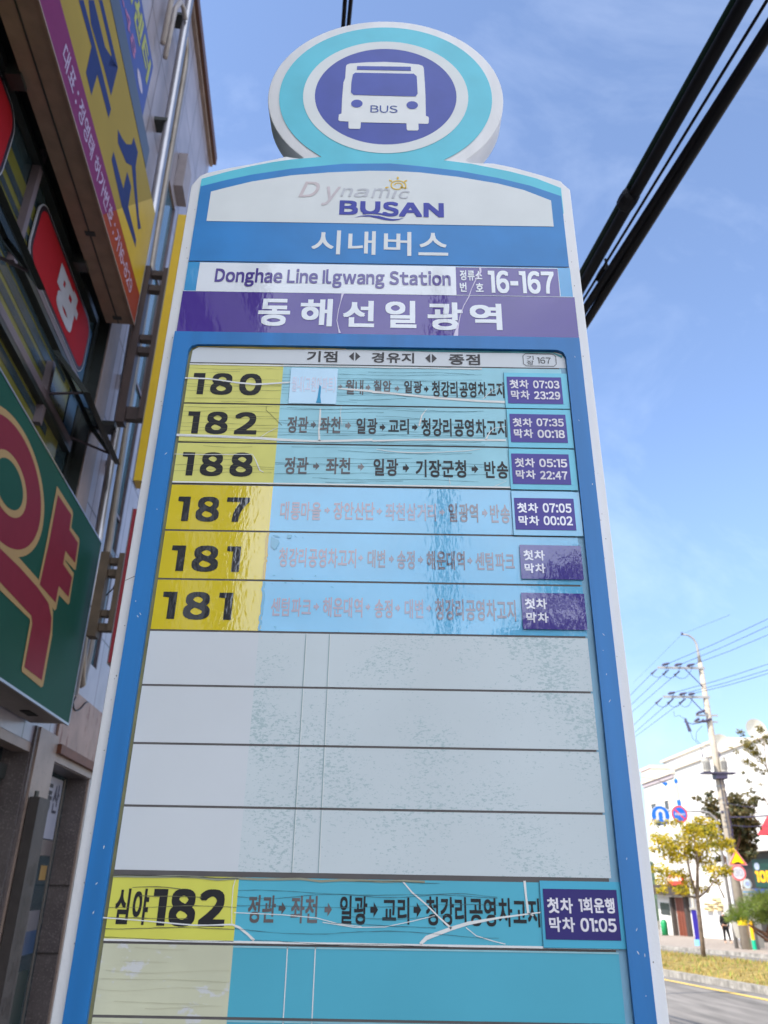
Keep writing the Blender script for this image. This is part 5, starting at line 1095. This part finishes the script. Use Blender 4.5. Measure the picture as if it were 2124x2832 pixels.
b = MB(); b.tube([(q.x - .2, q.y + .02, q.z + .5), (q.x - .05, q.y, q.z)], .03, galv, 6); b.tube([(q.x + .08, q.y + .02, q.z + .45), (q.x + .18, q.y, q.z)], .03, galv, 6); b.build('leg', t)
# beige boxes hung on the white wall
acm = M('beige_box', C(216, 196, 150), .6, .35, var=.12); acd = M('box_slot', C(110, 92, 64), .7, .3)
for i, (x0, x1_, y0, y1_) in enumerate(((905, 985, 395, 455), (800, 895, 470, 510), (925, 1015, 470, 510), (800, 880, 520, 575), (925, 1005, 520, 570))):
    A = Wf(b3(x0, y0), .3); Bq = Wf(b3(x1_, y1_), .3); b = MB(fr_far); b.box(A[0], Bq[0], .003, .3, Bq[1], A[1], acm)
    b.box(A[0] + .1, Bq[0] - .1, .3, .31, Bq[1] + .06, Bq[1] + .14, acd)
    tag(b.build('wall_box'), ['topmost small beige box on the white wall', 'left beige box in the middle row on the white wall', 'right beige box in the middle row on the white wall', 'lower left beige box on the white wall', 'lower right beige box on the white wall'][i], 'box', 'beige boxes on the white wall')
# street name post with blue cap in front of the houses
q0 = Vy(b2(545, 600), 58); t = thing('flag_pole', 'white pole with blue finial and hanging wires before the white house', 'pole', (q0.x, 58, gz(q0.x, 58, .14)))
b = MB(); tq = Vy(b2(492, 300), 58); b.tube([(q0.x, 58, gz(q0.x, 58, .14)), (q0.x, 58, q0.z), (q0.x, 58, tq.z)], [.12, .11, .09], white_e, 10); b.build('pole', t)
b = MB(); b.tube([(q0.x, 58, tq.z), (q0.x, 58, tq.z + .2), (q0.x, 58, tq.z + .35)], [.12, .13, .02], sblu, 10); b.build('finial', t); b = MB(); b.tube([(q0.x, 58, q0.z - .15), (q0.x, 58, q0.z + .45)], .14, sblu, 10); b.build('blue_collar', t)
b = MB(); b.tube([Vy(b2(*p), 58) for p in ((60, 225), (200, 245), (350, 290), (480, 345), (600, 400), (660, 405), (640, 360))], .025, M('brown_wire', C(120, 104, 100), .6, .3), 6); tag(b.build('hanging_wire'), 'sagging brown wire crossing in front of the white house', 'wire')
b = MB(); b.poly3([tuple(Vy(b2(*p), 57.8)) for p in ((320, 300), (370, 285), (400, 300), (372, 345))], sblu); b.poly3([tuple(Vy(b2(*p), 57.84)) for p in ((320, 300), (370, 285), (400, 300), (372, 345))], sblu); tag(b.build('pennant', normals=False), 'small blue pennant hanging on the sagging wire', 'pennant')
b = MB(); b.tube([Vy(b2(*p), HY - .3) for p in ((1190, 730), (1400, 728), (1659, 710), (1900, 690))], .035, insul, 6); tag(b.build('service_cable'), 'thick dark service cable running right from the utility pole', 'cable', 'service cables right of the pole')
b = MB(); b.tube([Vy(b2(*p), HY - .3) for p in ((1200, 830), (1400, 850), (1659, 838), (1900, 820))], .02, insul, 6); tag(b.build('service_cable'), 'thinner dark service cable below the thick one', 'cable', 'service cables right of the pole')
b = MB(); b.tube([Vy(b2(*p), HY - .3) for p in ((1160, 560), (1350, 595), (1659, 608), (1900, 612))], .015, insul, 6); tag(b.build('service_cable'), 'uppermost hair thin service cable right of the pole', 'cable', 'service cables right of the pole')

# ------------------------------------------------------------------ trees
def leafmat(name, cols, rough=.6, tr=.35):
    m = bpy.data.materials.new(name); m.use_nodes = True; t = m.node_tree; p = t.nodes['Principled BSDF']; L = t.links.new
    tc = N(t, 'ShaderNodeTexCoord'); nz = N(t, 'ShaderNodeTexNoise'); nz.inputs['Scale'].default_value = 2.2; nz.inputs['Detail'].default_value = 4; L(tc.outputs['Object'], nz.inputs['Vector'])
    r = N(t, 'ShaderNodeValToRGB'); el = r.color_ramp.elements; el[0].position = .32; el[1].position = .68; el[0].color = cols[0]; el[1].color = cols[-1]
    for i, c in enumerate(cols[1:-1]): e = el.new(.32 + .36 * (i + 1) / (len(cols) - 1)); e.color = c
    L(nz.outputs['Fac'], r.inputs['Fac']); L(r.outputs['Color'], p.inputs['Base Color']); p.inputs['Roughness'].default_value = rough
    tl_ = N(t, 'ShaderNodeBsdfTranslucent'); L(r.outputs['Color'], tl_.inputs['Color']); mx = N(t, 'ShaderNodeMixShader'); mx.inputs['Fac'].default_value = tr
    L(p.outputs[0], mx.inputs[1]); L(tl_.outputs[0], mx.inputs[2]); L(mx.outputs[0], t.nodes['Material Output'].inputs['Surface'])
    return m
bark = M('bark', C(122, 106, 92), .85, .25, var=.3, vscale=6, bump=.5, bscale=30); bark_d = M('red_brown_bark', C(104, 76, 62), .85, .25, var=.35, vscale=6, bump=.5, bscale=30)
def leaves(b, clumps, n, size, m, rg, squash=.75):
    for c, r in clumps:
        for i in range(int(n * r * r)):
            d = Vector((rg.gauss(0, 1), rg.gauss(0, 1), rg.gauss(0, 1) * squash)); d = d.normalized() * r * rg.random() ** .45; d.z *= squash
            q = Vector(c) + d; s = size * rg.uniform(.6, 1.4)
            x = Vector((rg.gauss(0, 1), rg.gauss(0, 1), rg.gauss(0, 1))).normalized(); y = x.orthogonal().normalized(); y = (y + x.cross(y) * rg.uniform(-1, 1)).normalized()
            b.add([q - x * s, q - y * s * .55, q + x * s, q + y * s * .55], [(0, 1, 2, 3)], m)
def tree(name, label, cat, base, trunk, limbs, clumps, n, size, lm, bm_, seed, group=None, squash=.75):
    rg = random.Random(seed); t = thing(name, label, cat, base, group)
    b = MB(); b.tube(trunk[0], trunk[1], bm_, 10)
    for P, r in limbs: b.tube(P, r, bm_, 6)
    b.build('trunk', t, smooth=True)
    b = MB(); leaves(b, clumps, n, size, lm, rg, squash); b.build('crown', t, normals=False)
    return t
# young yellow tree on the median
TB = G(b3(805, 1222), .25); TY = TB.y; rg = random.Random(3)
def ty(p, dy=0): return Vy(b2(*p), TY + dy)
cl = []
for p, r in (((300, 1020), .34), ((420, 1060), .42), ((420, 1180), .4), ((560, 1130), .45), ((620, 1000), .36), ((700, 900), .34), ((660, 850), .26), ((790, 770), .26), ((500, 800), .22), ((370, 800), .18), ((240, 810), .2), ((840, 940), .42), ((940, 820), .32), ((960, 930), .3), ((760, 1120), .42), ((880, 1100), .4), ((1000, 1060), .36), ((1100, 1080), .34), ((1180, 1050), .22), ((720, 1230), .36), ((880, 1300), .36), ((960, 1400), .3), ((1080, 1430), .32), ((1130, 1400), .26), ((520, 1250), .3), ((300, 1400), .3), ((340, 1540), .3), ((420, 1440), .26), ((560, 1450), .3), ((240, 970), .2), ((220, 1130), .2), ((1000, 1540), .22), ((560, 1650), .28), ((640, 1560), .24), ((320, 1660), .2), ((760, 1640), .22), ((880, 1640), .18), ((1200, 1160), .16)):
    q = ty(p, rg.uniform(-1.2, 1.2)); cl.append((q, r * 1.08))
trunk_top = ty((700, 880)); mid = ty((770, 1750)); mid2 = ty((770, 1300))
limbs = [([mid, ty((690, 1500)), ty((640, 1250)), ty((560, 1120))], [.05, .04, .03, .012]), ([mid, ty((900, 1650)), ty((1000, 1500)), ty((1110, 1420))], [.04, .03, .02, .01]), ([mid2, ty((850, 1150)), ty((940, 860))], [.035, .025, .01]), ([mid, ty((560, 1700)), ty((400, 1560)), ty((320, 1420))], [.04, .03, .02, .01]), ([ty((1110, 1750)), ty((1020, 1560)), ty((960, 1380))], [.03, .02, .01])]
tree('young_tree', 'young street tree with yellowing leaves on the median strip', 'tree', TB, ([TB, TB.lerp(mid, .5), mid, mid2, ty((740, 1050)), trunk_top], [.085, .075, .065, .05, .035, .015]), limbs, cl, 1750, .052, leafmat('yellow_leaf', [C(84, 90, 22), C(150, 140, 14), C(200, 172, 8), C(112, 110, 26)], .6, .3), bark, 5)
# dark leafy tree behind the pole
DB = at(b2(1230, 1560)); DY = HY + 4.; DB = Vector((Vy(b2(1230, 1500), DY).x, DY, gz(0, DY, .14)))
def dy_(p, k=0): return Vy(b2(*p), DY + k)
cl = []
for p, r in (((960, 560), .75), ((930, 640), .7), ((1000, 720), .75), ((1230, 520), .8), ((1330, 600), .95), ((1250, 680), 1.), ((1400, 660), .7), ((1230, 800), 1.05), ((1380, 780), .9), ((1480, 830), .6), ((1330, 900), 1.1), ((1260, 1000), 1.), ((1400, 980), .9), ((1340, 1100), .95), ((1280, 1180), .8), ((1440, 1100), .6), ((1000, 860), .6), ((1050, 950), .55), ((760, 850), .7), ((800, 900), .5), ((1050, 1250), .5), ((920, 440), .4), ((1230, 450), .4), ((780, 500), .28), ((720, 490), .2), ((1480, 560), .35), ((1520, 490), .3), ((1450, 1200), .5), ((1340, 1240), .6)):
    cl.append((dy_(p, rg.uniform(-1.2, 1.2)), r * .72))
limbs = [([dy_((1220, 1300)), dy_((1150, 1000)), dy_((1000, 720))], [.12, .08, .03]), ([dy_((1220, 1300)), dy_((1300, 1000)), dy_((1330, 650))], [.12, .08, .03]), ([dy_((1220, 1500)), dy_((1180, 1450)), dy_((1100, 1200))], [.08, .05, .02])]
tree('leafy_tree', 'dark green leafy tree growing behind the utility pole', 'tree', DB, ([DB, dy_((1225, 1500)), dy_((1220, 1300))], [.2, .16, .13]), limbs, cl, 620, .12, leafmat('dark_leaf', [C(40, 46, 26), C(70, 74, 36), C(104, 88, 44), C(56, 62, 34)], .6, .2), bark_d, 9)
# sparse tree at the right edge
EB = Vector((Vy((2150, 2400), 40).x, 40, gz(0, 40, .14)))
def ey(p, k=0): return Vy(b6(*p), 40 + k)
cl = []
for p, r in (((820, 380), .26), ((900, 420), .34), ((950, 520), .36), ((880, 520), .28), ((1020, 600), .34), ((1060, 650), .26), ((720, 180), .24), ((760, 260), .14), ((1100, 90), .22), ((1150, 150), .26), ((1250, 300), .3), ((1260, 400), .3), ((1080, 380), .2), ((650, 600), .18), ((620, 560), .12), ((820, 780), .24), ((900, 840), .26), ((980, 850), .18), ((1060, 930), .24), ((1140, 740), .26), ((1180, 790), .16), ((1160, 1020), .16), ((800, 1010), .16), ((890, 1190), .18), ((1160, 1260), .16), ((950, 1380), .2), ((830, 1450), .2), ((1030, 1530), .26), ((940, 1560), .26), ((1180, 1560), .16), ((1270, 980), .16), ((520, 500), .12), ((960, 270), .1)):
    cl.append((ey(p, rg.uniform(-.6, .6)), r))
limbs = [([ey((1500, 1500)), ey((1250, 900)), ey((1000, 560)), ey((820, 380))], [.05, .035, .02, .008]), ([ey((1250, 900)), ey((1200, 400)), ey((1120, 90))], [.03, .02, .008]), ([ey((1300, 1700)), ey((1100, 1350)), ey((1060, 950))], [.03, .02, .006]), ([ey((1100, 1400)), ey((950, 1380)), ey((890, 1190))], [.02, .012, .005])]
tree('sparse_tree', 'sparse olive green tree reaching in from the right edge', 'tree', EB, ([EB, ey((1500, 1500))], [.12, .06]), limbs, cl, 1100, .06, leafmat('olive_leaf', [C(62, 60, 20), C(100, 92, 30), C(124, 108, 44)], .6, .3), bark, 11)
# pine with a clipped crown on the median
PB = G((2190, 2665), .25); PY = PB.y
def py(p, k=0): return Vy(b3(*p), PY + k)
needle = leafmat('pine_needle', [C(58, 84, 22), C(92, 116, 30), C(126, 138, 48), C(84, 104, 30)], .6, .25)
t = thing('pine_tree', 'pine tree with a wide cushion of bright green needles at the right edge', 'tree', PB)
b = MB(); b.tube([PB, py((1800, 950)), py((1650, 900)), py((1520, 830)), py((1400, 760))], [.09, .07, .06, .05, .03], bark_d, 10); b.tube([py((1800, 1000)), py((1640, 960)), py((1480, 850)), py((1450, 700))], [.05, .045, .035, .02], bark_d, 8); b.tube([py((1650, 880)), py((1700, 650)), py((1600, 500))], [.06, .04, .02], bark_d, 8); b.build('trunk', t, smooth=True)
b = MB(); rg2 = random.Random(21)
for p, r in (((1180, 640), .28), ((1250, 600), .38), ((1300, 670), .30), ((1330, 560), .42), ((1420, 480), .46), ((1430, 620), .46), ((1500, 420), .44), ((1560, 560), .52), ((1540, 650), .34), ((1640, 440), .5), ((1700, 560), .56), ((1780, 440), .5), ((1850, 600), .5), ((1640, 650), .36), ((1140, 690), .14), ((1750, 350), .34), ((1600, 380), .36)):
    c_ = py(p, rg2.uniform(-.5, .5)); r *= .84
    for i in range(int(1500 * r)):
        d = Vector((rg2.gauss(0, 1), rg2.gauss(0, 1), rg2.gauss(0, 1))).normalized(); q = c_ + d * r * rg2.random() ** .4; q.z = c_.z + (q.z - c_.z) * .8
        v = (d + Vector((0, 0, .7)) + Vector((rg2.gauss(0, .4), rg2.gauss(0, .4), rg2.gauss(0, .3)))).normalized(); l = rg2.uniform(.06, .13); w = v.orthogonal().normalized() * .011
        b.add([q - w, q + w, q + v * l], [(0, 1, 2)], needle)
b.build('crown', t, normals=False)

# ------------------------------------------------------------------ the man in black
PBs = Vy(b3(1115, 975), 53.0); PBs.z = gz(0, 53.0, .14)
man = thing('person', 'person in black jacket, trousers and cap standing on the far pavement', 'person', PBs)
def skin(name, parent, J, E, root, m, sub=2):
    me = bpy.data.meshes.new(name); ks = list(J); me.from_pydata([J[k][0] for k in ks], [(ks.index(a), ks.index(c)) for a, c in E], [])
    o = bpy.data.objects.new(name, me); COL.objects.link(o); md = o.modifiers.new('skin', 'SKIN'); md.use_smooth_shade = True
    for k, sv in zip(ks, me.skin_vertices[0].data): sv.radius = J[k][1]; sv.use_root = (k == root)
    sb_ = o.modifiers.new('sub', 'SUBSURF'); sb_.levels = sub; sb_.render_levels = sub
    dg = bpy.context.evaluated_depsgraph_get(); me2 = bpy.data.meshes.new_from_object(o.evaluated_get(dg)); bpy.data.objects.remove(o)
    o = bpy.data.objects.new(name, me2); COL.objects.link(o); me2.materials.clear(); me2.materials.append(m); o.parent = parent; o['_at'] = parent['_at']
    return o
skinm = M('skin', C(196, 150, 126), .5, .4, var=.05); cloth_k = M('black_cloth', C(30, 29, 32), .8, .25, var=.2, vscale=8)
J = {'pel': ((0, 0, .92), (.14, .10)), 'sp': ((0, -.01, 1.12), (.13, .10)), 'ch': ((0, 0, 1.33), (.155, .11)), 'nk': ((0, 0, 1.47), (.055, .055)), 'hd0': ((0, -.01, 1.55), (.075, .085)), 'hd1': ((0, -.01, 1.66), (.07, .085)),
     'shl': ((-.18, 0, 1.40), (.06, .06)), 'ell': ((-.24, .0, 1.12), (.042, .042)), 'wrl': ((-.23, -.06, .90), (.03, .03)), 'pml': ((-.23, -.08, .83), (.034, .02)), 'shr': ((.18, 0, 1.40), (.06, .06)), 'elr': ((.24, .02, 1.12), (.042, .042)), 'wrr': ((.24, -.04, .88), (.03, .03)), 'pmr': ((.24, -.06, .81), (.034, .02)),
     'hpl': ((-.09, 0, .86), (.085, .09)), 'knl': ((-.11, -.03, .49), (.058, .06)), 'anl': ((-.12, .02, .09), (.038, .04)), 'tol': ((-.13, -.13, .035), (.04, .03)), 'hpr': ((.09, 0, .86), (.085, .09)), 'knr': ((.13, -.06, .50), (.058, .06)), 'anr': ((.2, -.02, .09), (.038, .04)), 'tor': ((.22, -.17, .035), (.04, .03))}
E_ = [('pel', 'sp'), ('sp', 'ch'), ('ch', 'nk'), ('nk', 'hd0'), ('hd0', 'hd1'), ('ch', 'shl'), ('shl', 'ell'), ('ell', 'wrl'), ('wrl', 'pml'), ('ch', 'shr'), ('shr', 'elr'), ('elr', 'wrr'), ('wrr', 'pmr'), ('pel', 'hpl'), ('hpl', 'knl'), ('knl', 'anl'), ('anl', 'tol'), ('pel', 'hpr'), ('hpr', 'knr'), ('knr', 'anr'), ('anr', 'tor')]
for k_ in list(J): J[k_] = (J[k_][0], (J[k_][1][0] * 1.08, J[k_][1][1] * 1.08))
for sgn_, pm in ((-1, 'pml'), (1, 'pmr')):
    base = Vector(J[pm][0])
    for k, (dx, ln) in enumerate(((-.022, .06), (-.008, .075), (.006, .078), (.02, .068))):
        n1, n2 = pm + 'f%d' % k, pm + 'g%d' % k; J[n1] = (tuple(base + Vector((dx, -.012, -ln * .55))), (.009, .009)); J[n2] = (tuple(base + Vector((dx, .0, -ln))), (.008, .008)); E_ += [(pm, n1), (n1, n2)]
    n1 = pm + 't'; J[n1] = (tuple(base + Vector((-.035 * sgn_, -.03, -.03))), (.010, .010)); E_.append((pm, n1))
skin('body', man, J, E_, 'pel', skinm)
def grow(keys, k, extra=None): return {q: (J[q][0], (J[q][1][0] * k, J[q][1][1] * k)) for q in keys}
jk = grow(('pel', 'sp', 'ch', 'shl', 'ell', 'wrl', 'shr', 'elr', 'wrr'), 1.28); jk['nk'] = ((0, 0, 1.45), (.085, .085)); skin('jacket', man, jk, [e for e in E_ if e[0] in jk and e[1] in jk], 'pel', cloth_k)
tk = grow(('pel', 'hpl', 'knl', 'anl', 'hpr', 'knr', 'anr'), 1.25); skin('trousers', man, tk, [e for e in E_ if e[0] in tk and e[1] in tk], 'pel', cloth_k)
sk = {q: (J[q][0], (.055, .045)) for q in ('tol', 'tor')}
for s_, a_, t_ in (('l', 'anl', 'tol'), ('r', 'anr', 'tor')):
    skin('shoe', man, {a_: ((J[a_][0][0], J[a_][0][1] + .02, .045), (.05, .045)), t_: (J[t_][0], (.052, .038))}, [(a_, t_)], a_, M('tan_shoe', C(206, 176, 150), .6, .3))
skin('hair', man, {'a': ((0, .01, 1.66), (.085, .098)), 'b': ((0, .03, 1.735), (.075, .085))}, [('a', 'b')], 'a', M('black_hair', C(26, 24, 24), .7, .3))
b = MB(lambda a, bb, c: (PBs.x + a, PBs.y - bb, PBs.z + c)); fm = M('white_face_mask', C(220, 218, 226), .7, .3)
b.tube([(-.07, .07, 1.565), (-.035, .10, 1.565), (0, .108, 1.565), (.035, .10, 1.565), (.07, .07, 1.565)], [.03, .042, .046, .042, .03], fm, 8); b.build('face_mask', man, smooth=True)
b = MB(lambda a, bb, c: (PBs.x + a, PBs.y - bb, PBs.z + c))
for x in (-.028, .028): b.ell(x, 1.632, .012, .006, .094, M('eye_dark', C(30, 24, 24), .3, .5), 12)
b.build('eyes', man, normals=False)

#@@BEHIND
# ------------------------------------------------------------------ the street behind the camera (lights and reflects in the sign)
for (x0, x1_, y0, y1_, h_, lab, cm) in ((21, 34, -36, -4, 9, 'cream block of shops across the road behind the viewer', facade2), (21, 33, -2, 30, 8, 'white block of shops across the road beside the viewer', facade)):
    t = thing('shop_block', lab, 'building', ((x0 + x1_) / 2, (y0 + y1_) / 2, gz(0, y0)))
    b = MB(); b.box(x0, x1_, y0, y1_, -3, h_, cm); b.build('wall', t); b = MB(); b.box(x0 - .3, x1_, y0, y1_, h_, h_ + .3, facade2); b.build('roof', t)
    for k in range(int((y1_ - y0) / 4)):
        for z in (2.2, 5.2):
            b = MB(); yy = y0 + 1.2 + 4 * k; b.box(x0 - .04, x0, yy, yy + 2.2, z, z + 1.5, fwin); b.build('window', t)
t = thing('utility_pole', 'plain concrete pole on the pavement behind the viewer', 'utility pole', (.78, -7.2, gz(0, -7.2, .13))); b = MB(); b.tube([(.78, -7.2, .2), (.78, -7.2, 10)], [.10, .08], pole_c, 12); b.build('pole_shaft', t)
LB = Vector((1.15, 17.6, gz(0, 17.6, .13))); t = thing('street_lamp', 'street lamp on the near pavement hidden behind the bus stop sign', 'street lamp', LB); b = MB(); b.tube([LB, LB + Vector((0, 0, 6.4)), LB + Vector((.5, 0, 6.8))], [.08, .06, .05], galv, 8); b.build('pole_shaft', t); b = MB(); b.box(LB.x + .4, LB.x + 1, LB.y - .1, LB.y + .1, LB.z + 6.75, LB.z + 6.87, galv); b.build('lamp_head', t)
RB = Vector((2.55, -7.5, gz(0, -7.5, .13))); rgb_ = random.Random(4)
tree('street_tree', 'dark street tree on the pavement behind the viewer', 'tree', RB, ([RB, RB + Vector((0, 0, 3.8))], [.1, .07]), [], [(RB + Vector((rgb_.uniform(-.8, .8), rgb_.uniform(-.8, .8), 4.2 + rgb_.uniform(-.7, .7))), .5) for _ in range(14)], 260, .11, bpy.data.materials['dark_leaf'], bark, 13)

for o in bpy.data.objects:
    if '_at' in o: del o['_at']
